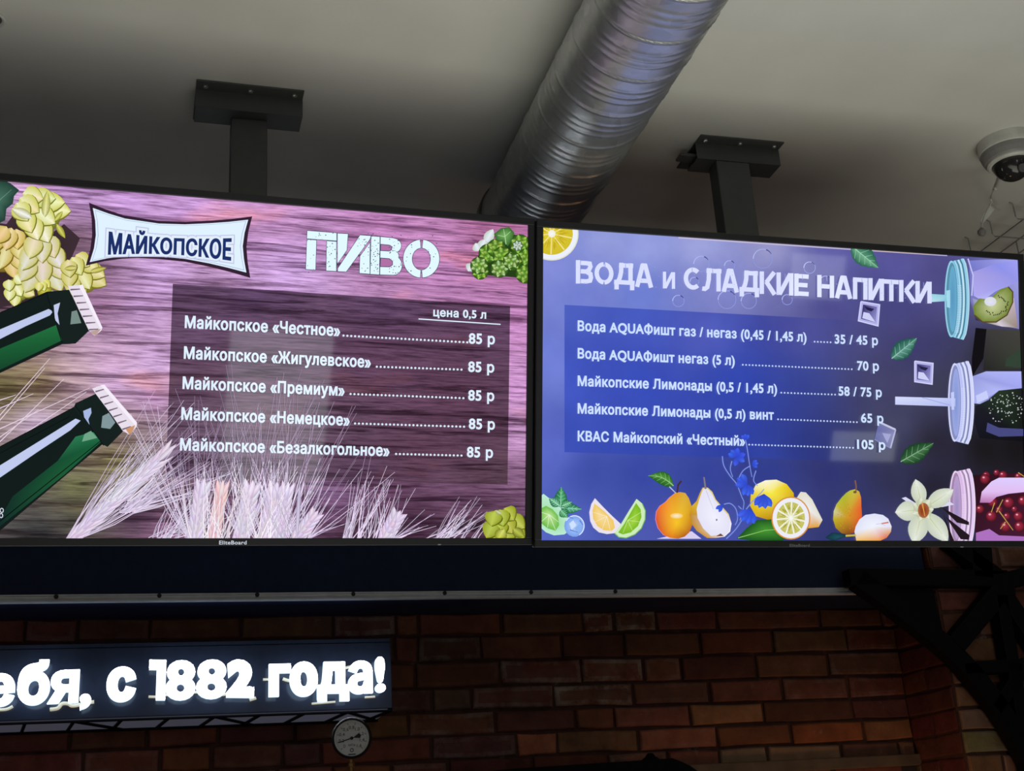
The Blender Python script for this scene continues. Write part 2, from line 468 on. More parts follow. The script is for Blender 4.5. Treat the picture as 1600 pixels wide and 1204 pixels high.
class Bricks:
    def __init__(s): s.V = []; s.F = []; s.K = []
    def face(s, idx, col): s.F.append(idx); s.K.append(col)
    def plane(s, o, ux, uz, x0, x1, z0, z1, col):
        k = len(s.V)
        for a, b in ((x0, z0), (x1, z0), (x1, z1), (x0, z1)): s.V.append(o+ux*a+uz*b)
        s.face([k, k+1, k+2, k+3], col)
    def brick(s, o, ux, uz, x0, x1, z0, z1, dp=.012, col=None, pale=0):
        """slightly uneven brick face standing proud of the mortar; pale = lime left along its edges"""
        nn = ux.cross(uz); j = lambda a: random.uniform(-a, a)
        col = col or random.choice(RED); col = tuple(c*random.uniform(.82, 1.18) for c in col)
        edge = (*col, pale); col = (*col, pale*.25)
        g = .0036
        P = [(x0+g, z0+g), ((x0+x1)/2, z0+g), (x1-g, z0+g), (x1-g, z1-g), ((x0+x1)/2, z1-g), (x0+g, z1-g)]
        P = [(a+j(.003), b+j(.003)) for a, b in P]; cx = (x0+x1)/2; cz = (z0+z1)/2; h = dp+j(.003)
        k = len(s.V); n = len(P)
        ins = lambda p, e: (p[0]-math.copysign(min(e, abs(p[0]-cx)), p[0]-cx) if abs(p[0]-cx) > .02 else p[0], p[1]-math.copysign(e, p[1]-cz))
        for e, d in ((0, -.004), (.002, h*.7), (.006, h), (.016, h+.0004)):
            for p in P:
                q = ins(p, e); s.V.append(o+ux*q[0]+uz*q[1]+nn*d)
        for r in range(3):
            for i in range(n):
                a = k+r*n+i; b = k+r*n+(i+1) % n
                s.face([a, b, b+n, a+n], edge)
        s.face([k+3*n+i for i in range(n)], col)
    def build(s, name):
        me = bpy.data.meshes.new(name); me.from_pydata(s.V, [], s.F)
        ca = me.color_attributes.new('brick_colour', 'FLOAT_COLOR', 'CORNER')
        for c, p in zip(s.K, me.polygons):
            for li in p.loop_indices: ca.data[li].color = c if len(c) == 4 else (*c, 0)
        me.materials.append(m_brick)
        o = bpy.data.objects.new(name, me); C.objects.link(o); o['kind'] = 'structure'; o['org'] = (0, 0, 0); return o
ZR = [2.196, 2.128, 2.049, 1.970, 1.899, 1.830, 1.761, 1.690]          # bed joints, top to bottom
JO = [[-60, 40, 120, 234, 376, 520, 618, 654, 782, 910, 958, 1024, 1118, 1279, 1376],
      [-20, 90, 210, 330, 450, 560, 616, 652, 750, 876, 974, 1092, 1205, 1321],
      [-70, 60, 190, 300, 420, 540, 648, 780, 908, 1004, 1062, 1179, 1292],
      [-40, 80, 200, 330, 420, 545, 674, 736, 864, 988, 1107, 1220, 1324],
      [-30, 110, 230, 340, 460, 560, 638, 772, 898, 958, 1077, 1191, 1330],
      [-60, 130, 250, 330, 440, 500, 674, 806, 870, 996, 1118, 1234, 1348],
      [-50, 60, 175, 310, 432, 520, 610, 700, 830, 950, 1042, 1122, 1198, 1313, 1403]]
UX = Vector((1, 0, 0)); UZ = Vector((0, 0, 1))
B = Bricks(); O = Vector((0, WALL_Y, 0))
MORT = (.115, .055, .038)
B.plane(O, UX, UZ, -3, PIER_X, 0, CEIL, MORT)
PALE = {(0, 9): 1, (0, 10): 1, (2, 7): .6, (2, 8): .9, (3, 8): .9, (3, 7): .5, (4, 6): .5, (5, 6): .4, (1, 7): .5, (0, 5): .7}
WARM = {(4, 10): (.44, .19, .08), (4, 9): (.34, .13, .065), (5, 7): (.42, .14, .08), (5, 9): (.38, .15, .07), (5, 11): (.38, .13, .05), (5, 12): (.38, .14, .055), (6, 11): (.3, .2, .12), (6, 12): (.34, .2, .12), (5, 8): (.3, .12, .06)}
for r, js in enumerate(JO):
    zt, zb = ZR[r], ZR[r+1]; ym = 602
    xs = []
    for jx in js:
        # the joint's place on the wall, read half way up the course
        y = 1000
        for _ in range(6): 
            p = at_y(jx, y, WALL_Y); y -= (((zt+zb)/2)-p.z)*480
        xs.append(p.x)
    while xs[0] > -2.7: xs.insert(0, xs[0]-random.choice((.252, .252, .13)))
    xs.append(PIER_X)
    off = len(xs)-1-len(js)
    for i in range(len(xs)-1):
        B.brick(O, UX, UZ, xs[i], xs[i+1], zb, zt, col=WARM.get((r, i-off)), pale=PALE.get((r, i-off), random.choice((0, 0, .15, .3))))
def courses(o, ux, zs0, zs1, x0, x1, skip=None, length=.252):
    n = 0; z = zs0
    while z < zs1:
        h = .0715; x = x0 - (length/2 if n % 2 else 0)
        while x < x1:
            a, b = max(x, x0), min(x+length, x1)
            if b-a > .03 and not (skip and skip(a, b, z)): B.brick(o, ux, UZ, a, b, z, z+h, pale=random.choice((0, 0, .2)))
            x += length
        z += h; n += 1
courses(O, UX, 1.333, 1.68, -2.7, PIER_X)
B.build('wall_front')
# brick pier standing forward of the wall: a side face and a front face
B = Bricks(); OS = Vector((PIER_X, WALL_Y, 0)); UY = Vector((0, -1, 0)); OF = Vector((0, PIER_Y, 0))
B.plane(OS, UY, UZ, 0, WALL_Y-PIER_Y, 0, CEIL, MORT); B.plane(OF, UX, UZ, PIER_X, 6.4, 0, CEIL, MORT)
ZP = [1.333+.0715*i for i in range(5)]+ZR[::-1][:]+[2.27, 2.345, 2.42, 2.495, 2.57]
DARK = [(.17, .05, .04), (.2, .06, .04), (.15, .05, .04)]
for r in range(len(ZP)-1):
    zb, zt = ZP[r], ZP[r+1]; dpt = WALL_Y-PIER_Y
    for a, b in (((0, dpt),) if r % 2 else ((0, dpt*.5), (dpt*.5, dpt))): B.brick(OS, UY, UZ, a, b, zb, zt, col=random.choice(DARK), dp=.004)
    x = PIER_X+.002; first = .252 if r % 2 else .125
    while x < 4.4:
        e = x+(first if x < PIER_X+.01 else .252)
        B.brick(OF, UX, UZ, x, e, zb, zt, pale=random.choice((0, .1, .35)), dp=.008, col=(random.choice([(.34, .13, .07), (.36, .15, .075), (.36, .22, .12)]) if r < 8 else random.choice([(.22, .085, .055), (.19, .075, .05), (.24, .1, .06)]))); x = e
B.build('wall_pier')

# ------------------------------------------------------------------ black fascia box with its aluminium strip
m_black = mat('black_panel', (.022, .031, .075), .5, spec=.12)
m_alu = mat('aluminium', (.8, .81, .84), .4, metal=.4)
m_dark = mat('dark_screw', (.02, .02, .025), .5)
FY = 3.545; FZ = 2.19; FX1 = 2.385
t = thing('fascia_box', 'long black fascia box above the brick wall with a thin metal strip along it', 'fascia', (0, FY, FZ))
bm = bmesh.new(); box(bm, (-3, FY, FZ), (FX1, 3.786, CEIL), .004); obj('panel', bm, m_black, t)
bm = bmesh.new(); X0, X1 = -2.2, 2.2
prof = [(0, -.001), (-.009, -.003), (-.0145, .001), (-.0145, .005), (-.012, .0085), (-.004, .0095), (-.004, .0165), (-.007, .0165), (-.007, .0215), (-.002, .022), (-.002, .0235), (-.007, .0235), (-.007, .0285), (0, .0285)]
vs = [[bm.verts.new((x, FY+a, FZ+b*.78)) for a, b in prof] for x in (X0, X1)]
for i in range(len(prof)-1): bm.faces.new((vs[0][i], vs[1][i], vs[1][i+1], vs[0][i+1]))
bm.faces.new(vs[0]); bm.faces.new(vs[1][::-1]); bmesh.ops.recalc_face_normals(bm, faces=bm.faces[:])
strip_o = obj('metal_strip', bm, m_alu, t, label='thin bright aluminium strip')
for px in (-70, 88, 249, 402, 552, 695, 830, 962, 1086):
    p = at_y(px, 930, FY-.006); bm = bmesh.new(); lathe(bm, (p.x, FY-.001, FZ+.0165), (0, -1, 0), [(.006, 0), (.006, .008), (.004, .0105), (0, .0105)], 12)
    obj('screw', bm, m_dark, strip_o)

# ------------------------------------------------------------------ lit sign on the brick wall
SY = 3.53; s0 = at_y(0, 1129, SY).z; stp = at_y(612, 996, SY).z; sx1 = at_y(612, 1060, SY).x
m_acr = mat('black_acrylic', (.04, .047, .075), .14, spec=.5)
m_sheet = mat('glowing_grey_sheet', (.2, .21, .26), .6, emit=(.7, .72, 1), es=.05)  # faint blue glow put into the sheet in place of light falling on it
m_steel = mat('black_steel', (.005, .005, .006), .6, metal=0, spec=.12)
t = thing('wall_sign', 'long black sign box with glowing white letters on the brick wall, cut by left edge', 'sign', (-.3, SY, s0))
bm = bmesh.new(); box(bm, (-1.05, SY, s0+.004), (sx1, SY+.012, stp), .002); obj('face_panel', bm, m_acr, t)
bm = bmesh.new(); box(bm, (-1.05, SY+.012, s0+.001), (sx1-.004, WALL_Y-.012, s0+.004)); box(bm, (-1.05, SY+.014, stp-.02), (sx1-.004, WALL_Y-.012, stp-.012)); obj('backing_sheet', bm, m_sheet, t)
bm = bmesh.new(); yb = WALL_Y-.02
for z in (s0-.002, stp-.012):
    bar(bm, (-1.05, SY+.006, z), (sx1, SY+.006, z), .006, .012, Vector((0, 1, 0))); bar(bm, (-1.05, yb, z), (sx1, yb, z), .008, .012)
    x = sx1-.006; k = 0
    while x > -1.05:
        bar(bm, (x, SY+.008, z), (x-.03, yb, z), .008, .008, Vector((0, 0, 1)))
        if k % 3 == 0: bar(bm, (x, yb, z), (x-.115, SY+.008, z), .008, .008, Vector((0, 0, 1)))
        x -= .118; k += 1
for y in (SY+.008, yb): bar(bm, (sx1-.006, y, s0), (sx1-.006, y, stp), .012, .012, Vector((1, 0, 0)))
bar(bm, (sx1-.006, SY+.01, s0), (sx1-.006, yb, stp), .008, .008, Vector((1, 0, 0)))
obj('lattice_frame', bm, m_steel, t)
LY = SY-.052
m_glow = mat('lit_letter_face', (.9, .9, .9), .4, emit=(.9, .96, 1), es=2.2, var=.01)
m_side = mat('letter_side', (.3, .32, .36), .4, emit=(.6, .8, 1), es=1.3, var=.02)
ONE = [[(.0, .60), (.0, .727), (.30, .727), (.30, 0), (.17, 0), (.17, .60)]]
def sign_text(body, x0, x1, zb0, zb1, cap, bold, bz):
    """chunky raised letters: one mesh per glyph; zb0/zb1 baseline height at both ends"""
    groups, wd = text_loops(body) if body != '1' else ([ONE], .30)
    sx = (x1-x0)/wd; sy = cap/CAP; ar = bold/bz
    T = lambda p: (x0+p[0]*sx, zb0+(zb1-zb0)*p[0]/wd+p[1]*sy)
    for g in groups:
        bm = bmesh.new(); F = []
        for q in fill_loops(g): F.append([T(p) for p in q])
        for lp in g:
            lp = [T(p) for p in lp]; L, R = miter([(x, z*ar) for x, z in lp+[lp[0], lp[1]]], 2*bold); L = [(x, z/ar) for x, z in L]; R = [(x, z/ar) for x, z in R]
            for i in range(len(lp)): F.append([L[i], R[i], R[i+1], L[i+1]])
            for p in (lp[::2] if body != '1' else lp): F.append([(p[0]+bold*math.cos(PI*k/5), p[1]+bz*math.sin(PI*k/5)) for k in range(10)])
        for f in F:
            a = sum(f[i][0]*f[(i+1) % len(f)][1]-f[(i+1) % len(f)][0]*f[i][1] for i in range(len(f)))
            if abs(a) < 1e-9: continue
            if a < 0: f = f[::-1]
            top = [bm.verts.new((x, LY, z)) for x, z in f]; bot = [bm.verts.new((x, LY+.018, z)) for x, z in f]
            bm.faces.new(top).material_index = 0; bm.faces.new(bot[::-1]).material_index = 1
            for i in range(len(f)):
                j = (i+1) % len(f); bm.faces.new((top[j], top[i], bot[i], bot[j])).material_index = 1
        obj('letter', bm, [m_glow, m_side], t)
def SX(x, y): return at_y(x, y, LY)
def piece(body, xl, yl, xr, yr, cap_px, bold, bz):
    a = SX(xl, yl); b = SX(xr, yr); c = SX(xl, yl-cap_px); sign_text(body, a.x+bold, b.x-bold, a.z+bz, b.z+bz, c.z-a.z-2*bz, bold, bz)
piece('с', -74, 1108, -34, 1106, 66, 0.0078, 0.0063); piece('е', -28, 1104, 21, 1101, 66, 0.0070, 0.0044)
piece('б', 25, 1101, 76, 1099, 70, 0.0070, 0.0063); piece('я', 75, 1099, 122, 1097, 68, 0.0065, 0.0046)
piece(',', 124, 1099, 142, 1098, 58, 0.0055, 0.0052); piece('с', 165, 1096, 211, 1094, 69, 0.0085, 0.0070)
piece('1', 231, 1093, 258, 1093, 63, 0.0044, 0.0044); piece('8', 258, 1093, 305, 1092, 65, 0.0070, 0.0043); piece('8', 306, 1091, 354, 1090, 64, 0.0070, 0.0043); piece('2', 353.5, 1089, 397, 1089, 62, .0105, .009)
piece('г', 420, 1088, 455, 1087, 66, 0.0078, 0.0067); piece('о', 453, 1087, 497, 1086, 68, 0.0085, 0.0078); piece('д', 496, 1083, 546, 1082, 64, 0.0074, 0.0063); piece('а', 545, 1083, 583, 1082, 66, 0.0065, 0.0044); piece('!', 587, 1081, 603, 1080, 58, 0.0046, 0.0046)
m_cable = mat('pale_led_cable', (.75, .68, .5), .5, emit=(1, .92, .7), es=.35)
def wire(pts, r, Y): 
    bm = bmesh.new(); tube(bm, smooth_pts([at_y(x, y, Y) for x, y in pts], 5), r, 8); obj('cable', bm, m_cable, t, smooth=True)
for pts, r in (([(-20, 1108), (8, 1108), (20, 1103)], .004), ([(78, 1108), (90, 1106), (97, 1099), (107, 1099), (112, 1102), (122, 1101), (140, 1097), (147, 1096)], .005),
               ([(232, 1088), (245, 1088), (262, 1085)], .0035), ([(300, 1082), (306, 1081), (312, 1082)], .0035), ([(345, 1085), (354, 1084)], .0045), ([(390, 1093), (400, 1090)], .0045),
               ([(411, 1061), (422, 1061)], .0035), ([(442, 1060), (452, 1063), (470, 1064)], .0045), ([(487, 1099), (500, 1098), (524, 1096)], .003), ([(540, 1043), (548, 1041), (556, 1040)], .004), ([(570, 1089), (586, 1088)], .003)): wire(pts, r, SY-.014)

# ------------------------------------------------------------------ round pressure gauge on its pipe
GY = 3.3; gc = at_y(549.5, 1152.5, GY); gr = (at_y(580.5, 1152, GY)-at_y(549.5, 1152, GY)).length
m_dial = mat('gauge_dial', (.93, .92, .87), .5); m_ink = mat('dial_ink', (.02, .02, .02), .6)
m_brass = mat('brass', (.75, .45, .16), .3, metal=1)
t = thing('pressure_gauge', 'small round white-faced dial gauge on a brass stem below the lit sign', 'gauge', (gc.x, GY, gc.z))
fw = Vector((-.12, -.95, -.12)).normalized()             # the face looks down at the guests
ga = fw.cross(Vector((0, 0, 1))).normalized()*-1; gb = ga.cross(fw).normalized()*-1
if gb.z < 0: gb = -gb
if ga.x < 0: ga = -ga
bm = bmesh.new(); lathe(bm, gc, fw, [(0, -.03), (gr*.96, -.03), (gr, -.026), (gr, .004), (gr*.96, .009), (gr*.89, .009), (gr*.87, .003)], 48); obj('case', bm, mat('gauge_case', (.008, .008, .009), .55, spec=.25), t, smooth=False)
bm = bmesh.new(); lathe(bm, gc+fw*.003, fw, [(gr*.88, 0), (0, .0002)], 48); dial = obj('dial', bm, m_dial, t)
def onface(a, r, h=.0045): return gc + fw*h + ga*(gr*r*math.cos(a)) + gb*(gr*r*math.sin(a))
bm = bmesh.new()
for i in range(10):
    a = math.radians(225-30*i); bar(bm, onface(a, .66), onface(a, .74), .0012, .0006, fw, 0)
for i in range(46):
    a = math.radians(225-6*i); bar(bm, onface(a, .74), onface(a, .78), .0005, .0005, fw, 0)
def face_text(bm, body, cx, cy, h):
    g, wd = text_loops(body); k = h/CAP
    for q in (f for gg in g for f in fill_loops(gg)):
        bm.faces.new([bm.verts.new(gc+fw*.0046+ga*(cx*gr+(p[0]-wd/2)*k)+gb*(cy*gr+(p[1]-CAP/2)*k)) for p in q])
for i, s_ in enumerate(('0', '0,2', '0,4', '0,6', '0,8', '1,0', '1,2', '1,4', '1,6')):
    a = math.radians(225-33.75*i); face_text(bm, s_, .52*math.cos(a), .52*math.sin(a), gr*.16)
face_text(bm, 'МПа', 0, -.33, gr*.11)
tube(bm, [onface(math.radians(k*30), .001)+gb*(-gr*.58)+(ga*math.cos(math.radians(k*30))+gb*math.sin(math.radians(k*30)))*gr*.08 for k in range(13)], .0008, 6)
bar(bm, gc+fw*.0046-gb*gr*.78-ga*gr*.18, gc+fw*.0046-gb*gr*.78+ga*gr*.18, .0025, .0005, fw, 0)
obj('scale_marks', bm, m_ink, dial)
bm = bmesh.new(); a = math.radians(196)
bar(bm, onface(a, .68, .007), onface(a+PI, .1, .007), .0022, .001, fw, 0)
q = [onface(a+PI, .08, .0075), onface(a+PI-.3, .42, .0075), onface(a+PI, .48, .0075), onface(a+PI+.3, .42, .0075)]
bm.faces.new([bm.verts.new(v) for v in q]); lathe(bm, gc+fw*.003, fw, [(.004, 0), (.004, .007), (0, .007)], 12)
obj('needle', bm, m_ink, t)
gx, gz = gc.x, gc.z
bm = bmesh.new(); lathe(bm, (gx, GY+.012, gz-gr-.001), (0, 0, -1), [(.004, -.006), (.006, 0), (.006, .008), (.0085, .009), (.0085, .018), (.006, .019), (.006, .04)], 6); obj('brass_stem', bm, m_brass, t, label='brass stem')
bm = bmesh.new(); lathe(bm, (gx, GY+.012, gz-gr-.03), (0, 0, -1), [(0, 0), (.016, 0), (.018, .01), (.018, .05), (.014, .055), (.014, gz-gr-.03)], 16); obj('pipe', bm, m_black, t, smooth=False)

# ------------------------------------------------------------------ black housing whose top just shows at the bottom edge
HY = 3.42; ht = at_y(900, 1197, HY).z; hx0 = at_y(800, 1200, HY).x; hx1 = at_y(1052, 1196, HY).x
t = thing('equipment_housing', 'black rounded housing top with a small knob, in front of bricks at the bottom edge', 'housing', (hx0, HY, ht-.5))
m_blk = mat('matt_black_plastic', (.0025, .0025, .003), .7, spec=.15)
bm = bmesh.new()
pts = [(hx0-.12, ht-.42), (hx0-.12, ht-.02), (hx0-.1, ht-.003), (hx0-.04, ht)]+[(hx0+(hx1-hx0)*k/8, ht+.002+.001*k) for k in range(9)]+[(hx1+.025, ht+.0), (hx1+.05, ht-.012), (hx1+.075, ht-.03), (hx1+.09, ht-.06), (hx1+.09, ht-.42)]
fr = [bm.verts.new((x, HY, z)) for x, z in pts]; bk = [bm.verts.new((x, WALL_Y-.01, z)) for x, z in pts]
bm.faces.new(fr[::-1]); bm.faces.new(bk)
for i in range(len(pts)):
    j = (i+1) % len(pts); bm.faces.new((fr[i], fr[j], bk[j], bk[i]))
bmesh.ops.recalc_face_normals(bm, faces=bm.faces[:]); obj('body', bm, m_blk, t)
kp = at_y(1017, 1190, HY+.03); bm = bmesh.new(); lathe(bm, (kp.x, HY+.03, ht-.003), (0, 0, 1), [(.032, 0), (.03, .01), (.022, .017), (.014, .022), (.012, .026), (.007, .031), (0, .032)], 20); obj('knob', bm, m_blk, t, smooth=True)

# ------------------------------------------------------------------ wooden frame on the wall (its top rail shows)
WY = WALL_Y-.03; fx1 = at_y(1449, 1176, WY).x; fz = at_y(1449, 1176, WY).z; fx0 = at_y(1030, 1194, WY).x
m_wd = mat('brown_wood_frame', (.15, .095, .05), .6, var=.25, vscale=18); m_pan = mat('dark_board', (.035, .025, .02), .6)
t = thing('wall_frame', 'brown wooden frame on the brick wall, only its top rail in view at the bottom edge', 'frame', (fx0, WY, fz-.5))
fwid = .036
for nm, lo, hi in (('top_rail', (fx0, WY, fz-fwid), (fx1, WALL_Y, fz)), ('bottom_rail', (fx0, WY, fz-.56), (fx1, WALL_Y, fz-.56+fwid)), ('stile', (fx0, WY, fz-.56+fwid), (fx0+fwid, WALL_Y, fz-fwid)), ('stile', (fx1-fwid, WY, fz-.56+fwid), (fx1, WALL_Y, fz-fwid))):
    bm = bmesh.new(); box(bm, lo, hi, .003); obj(nm, bm, m_wd, t)
bm = bmesh.new(); box(bm, (fx0+fwid, WY+.018, fz-.56+fwid), (fx1-fwid, WALL_Y, fz-fwid)); obj('board', bm, m_pan, t)

# ------------------------------------------------------------------ black steel truss bracket on the pier
TY = PIER_Y-.042; TD = .05
t = thing('steel_truss', 'black steel truss bracket with diagonal struts in front of the brick pier', 'truss', tuple(at_y(1560, 915, TY)))
def tp(x, y): return at_y(x, y, TY)
WP = lambda px: px*3.75/FPX
def strut(name, a, b, wpx):
    bm = bmesh.new(); bar(bm, tp(*a), tp(*b), WP(wpx), TD, bev=.004); return obj(name, bm, m_steel, t)
bm = bmesh.new(); pts = smooth_pts([tp(*p) for p in ((1338, 906), (1380, 936), (1434, 977), (1487, 1022), (1530, 1070), (1569, 1124), (1606, 1188), (1650, 1280))], 6)
L = []; dz = WP(31)/2
for i, p in enumerate(pts):
    tg = (pts[min(i+1, len(pts)-1)]-pts[max(i-1, 0)]).normalized(); s_ = tg.cross(Vector((0, 1, 0))).normalized()
    L.append([bm.verts.new(p+s_*dz*a+Vector((0, 1, 0))*b*TD/2) for a, b in ((1, -1), (-1, -1), (-1, 1), (1, 1))])
for i in range(len(L)-1):
    for k in range(4): bm.faces.new((L[i][k], L[i][(k+1) % 4], L[i+1][(k+1) % 4], L[i+1][k]))
bm.faces.new(L[0]); bm.faces.new(L[-1][::-1]); bmesh.ops.recalc_face_normals(bm, faces=bm.faces[:]); obj('curved_chord', bm, m_steel, t)
strut('top_beam', (1322, 903), (1570, 905), 28)
strut('top_beam', (1555, 912), (1680, 880), 29)
strut('strut', (1487, 1010), (1558, 925), 34); strut('strut', (1562, 925), (1660, 1075), 30); strut('post', (1558, 930), (1612, 1240), 24)
strut('post', (1531, 905), (1522, 800), 40); strut('strut', (1478, 845), (1560, 905), 26)
strut('cross_bar', (1500, 1046), (1590, 1040), 21); strut('strut', (1550, 1110), (1600, 1035), 22)
bm = bmesh.new(); q = [(1345, 920), (1460, 920), (1468, 960), (1480, 1010)]  # added black plate standing for the shade on the pier's side face
a = [bm.verts.new(tp(*p)+Vector((0, .005, 0))) for p in q]; b = [bm.verts.new(tp(*p)+Vector((0, .013, 0))) for p in q]
bm.faces.new(a); bm.faces.new(b[::-1])
for i in range(4): bm.faces.new((a[i], b[i], b[(i+1) % 4], a[(i+1) % 4]))
bmesh.ops.recalc_face_normals(bm, faces=bm.faces[:]); obj('shade_plate', bm, m_steel, t)
bm = bmesh.new(); p = tp(1562, 915); box(bm, (p.x-.035, TY-.027, p.z-.035), (p.x+.035, PIER_Y-.012, p.z+.035), .003); obj('node_plate', bm, m_steel, t)

# ------------------------------------------------------------------ spiral duct under the ceiling
RD = .1274; DX = .910; DZ = CEIL-RD-.0005; DY0, DY1 = .4, 2.9
m_galv, n_, l_, b_ = nt('galvanised_steel'); b_.inputs['Metallic'].default_value = .78; b_.inputs['Roughness'].default_value = .33
tc = n_.new('ShaderNodeTexCoord'); vz = n_.new('ShaderNodeTexVoronoi'); vz.inputs['Scale'].default_value = 45; l_.new(tc.outputs['Object'], vz.inputs['Vector'])
rp = n_.new('ShaderNodeValToRGB'); rp.color_ramp.elements[0].color = (.42, .44, .45, 1); rp.color_ramp.elements[1].color = (.55, .57, .58, 1); l_.new(vz.outputs['Color'], rp.inputs[0]); l_.new(rp.outputs[0], b_.inputs['Base Color'])
t = thing('ventilation_duct', 'shiny spiral-wound round metal duct running under the ceiling between the two screens', 'duct', (DX, (DY0+DY1)/2, DZ))
def ridge(f):
    h = 0
    for c, wd, a in ((.06, .022, .0032), (.37, .03, .0013), (.53, .03, .0013), (.69, .03, .0013)):
        d = abs(f-c); d = min(d, 1-d); h += a*math.exp(-(d/wd)**2)
    return h
V = []; F = []; NT = 88; yy = []; y = DY0
while y < DY1: yy.append(y); y += .0058 if y < 1.75 else .0031
yy.append(DY1)
for y in yy:
    for k in range(NT):
        th = 2*PI*k/NT; r = RD-.0035+ridge(((y-.027)/.131+k/NT) % 1)
        V.append((DX+r*math.cos(th)-t['org'][0], y-t['org'][1], DZ+r*math.sin(th)-t['org'][2]))
for i in range(len(yy)-1):
    for k in range(NT): F.append((i*NT+k, i*NT+(k+1) % NT, (i+1)*NT+(k+1) % NT, (i+1)*NT+k))
me = bpy.data.meshes.new('spiral_pipe'); me.from_pydata(V, [], F); me.materials.append(m_galv)
for p in me.polygons: p.use_smooth = True
o = bpy.data.objects.new('spiral_pipe', me); C.objects.link(o); o.parent = t; o['org'] = t['org']
bm = bmesh.new(); lathe(bm, (DX, DY1-.03, DZ), (0, 1, 0), [(RD-.004, 0), (RD+.004, 0), (RD+.004, .03), (RD-.002, .034), (RD-.002, .045), (RD*.97, .05), (0, .05)], 64); obj('end_collar', bm, mat('dark_galvanised', (.2, .21, .22), .35, metal=.9), t)

# ------------------------------------------------------------------ television mounts on the ceiling
m_mount = mat('graphite_powder_coat', (.085, .092, .09), .5, metal=.1)
m_bolt = mat('zinc_bolt', (.5, .5, .5), .35, metal=.8)
def mount(label, cx, yaw, y0, wd, px0, px1, py, zlow, lever):
    t = thing('television_mount', label, 'television mount', (cx, y0+.07, CEIL), group='ceiling mounts of the two televisions')
    Rz = lambda p: Vector((cx, y0, 0)) + Matrix.Rotation(-yaw, 3, 'Z') @ Vector((p[0], p[1], p[2]))
    def rbox(name, lo, hi, m, bev=.0015):
        bm = bmesh.new(); box(bm, lo, hi, bev)
        for v in bm.verts: v.co = Rz(v.co)
        return obj(name, bm, m, t)
    h = wd/2
    plate = rbox('ceiling_plate', (-h, 0, CEIL-.004), (h, .17, CEIL), m_mount)
    bm = bmesh.new()
    box(bm, (-h, .036, CEIL-.047), (h, .04, CEIL-.004)); box(bm, (-h, .036, CEIL-.05), (h, .104, CEIL-.046)); box(bm, (-h, .1, CEIL-.047), (h, .104, CEIL-.004))
    if lever: box(bm, (-h-.04, .05, CEIL-.036), (-h+.01, .085, CEIL-.028), .002)
    for v in bm.verts: v.co = Rz(v.co)
    obj('channel', bm, m_mount, t)
    for bx in (-h+.021, 0, h-.021):
        bm = bmesh.new(); lathe(bm, Rz((bx, .02, CEIL-.004)), (0, 0, -1), [(.0065, 0), (.0065, .003), (.004, .005), (0, .005)], 6); obj('bolt', bm, m_bolt, plate)
    bm = bmesh.new(); box(bm, (px0, py, zlow), (px1, py+.05, CEIL-.05), .003); obj('pole', bm, m_mount, t)
    return t
YP = 2.62
mtL = mount('dark grey ceiling mount carrying the beer menu screen, left of the duct', .165, math.radians(-1), 2.553, .246, .124, .208, YP, 2.36, False)
mtR = mount('dark grey ceiling mount carrying the blue drinks screen, right of the duct', 1.424, math.radians(.2), 2.583, .237, 1.358, 1.452, YP, 2.36, True)

# ------------------------------------------------------------------ dome camera, its cable, cable tray, ceiling fitting
m_white = mat('white_plastic', (.62, .62, .58), .45); m_grey = mat('grey_plastic', (.25, .25, .24), .5)
cc = at_z(1573, 222, CEIL); RB = .078
t = thing('dome_camera', 'white dome security camera on the ceiling at the right edge', 'camera', tuple(cc))
bm = bmesh.new(); lathe(bm, cc, (0, 0, -1), [(RB, 0), (RB, .022), (RB*.985, .03), (RB*.96, .033)], 48); obj('base', bm, m_white, t, smooth=False)
bm = bmesh.new(); lathe(bm, cc, (0, 0, -1), [(RB*.96, .031), (RB*.93, .045), (RB*.86, .058), (RB*.8, .062)], 48); obj('shell', bm, m_grey, t, label='grey middle ring')
bm = bmesh.new(); lathe(bm, cc, (0, 0, -1), [(RB*.8, .058), (RB*.8, .066), (RB*.74, .07), (RB*.66, .07), (RB*.64, .06)], 48); obj('trim_ring', bm, m_white, t)
bm = bmesh.new(); lathe(bm, cc+Vector((0, 0, -.062)), (0, 0, -1), [(RB*.65*math.cos(a), RB*.68*math.sin(a)) for a in (PI/2*k/9 for k in range(10))], 40); dome = obj('dome', bm, mat('smoked_dome', (.025, .025, .025), .12), t, smooth=True)
bm = bmesh.new(); lathe(bm, cc+Vector((0, -.03, -.095)), (-.25, -.8, -.5), [(.012, 0), (.012, .016), (.009, .018), (0, .018)], 16); obj('lens', bm, mat('lens_glass', (.1, .1, .11), .1), dome)
m_tag = mat('white_label', (.7, .7, .66), .6)
CYY = cc.y+.105
def cp(x, y, dy=0): return at_y(x, y, CYY+dy)
t = thing('camera_cable', 'loose white cable hanging from the dome camera down to the wire tray', 'cable', tuple(cp(1560, 280)))
bm = bmesh.new(); top = cp(1562, 262); top.z = CEIL-.001; tube(bm, smooth_pts([top, cp(1562, 270), cp(1559, 284), cp(1554, 296)], 5), [.0045]*8+[.0062]*8, 10); obj('plug', bm, m_white, t, smooth=True)
bm = bmesh.new(); tube(bm, smooth_pts([cp(1553, 297), cp(1549, 306), cp(1549, 314), cp(1554, 322, .1), cp(1561, 328, .2)], 6), .0026, 8); tube(bm, smooth_pts([cp(1550, 312), cp(1546, 322), cp(1540, 333), cp(1535, 348), cp(1533, 357)], 5), .0022, 8); obj('wire', bm, m_white, t, smooth=True)
bm = bmesh.new(); q = [cp(1547, 321), cp(1554, 327), cp(1547, 336), cp(1539, 345), cp(1534, 350), cp(1532, 345), cp(1537, 334), cp(1542, 326)]
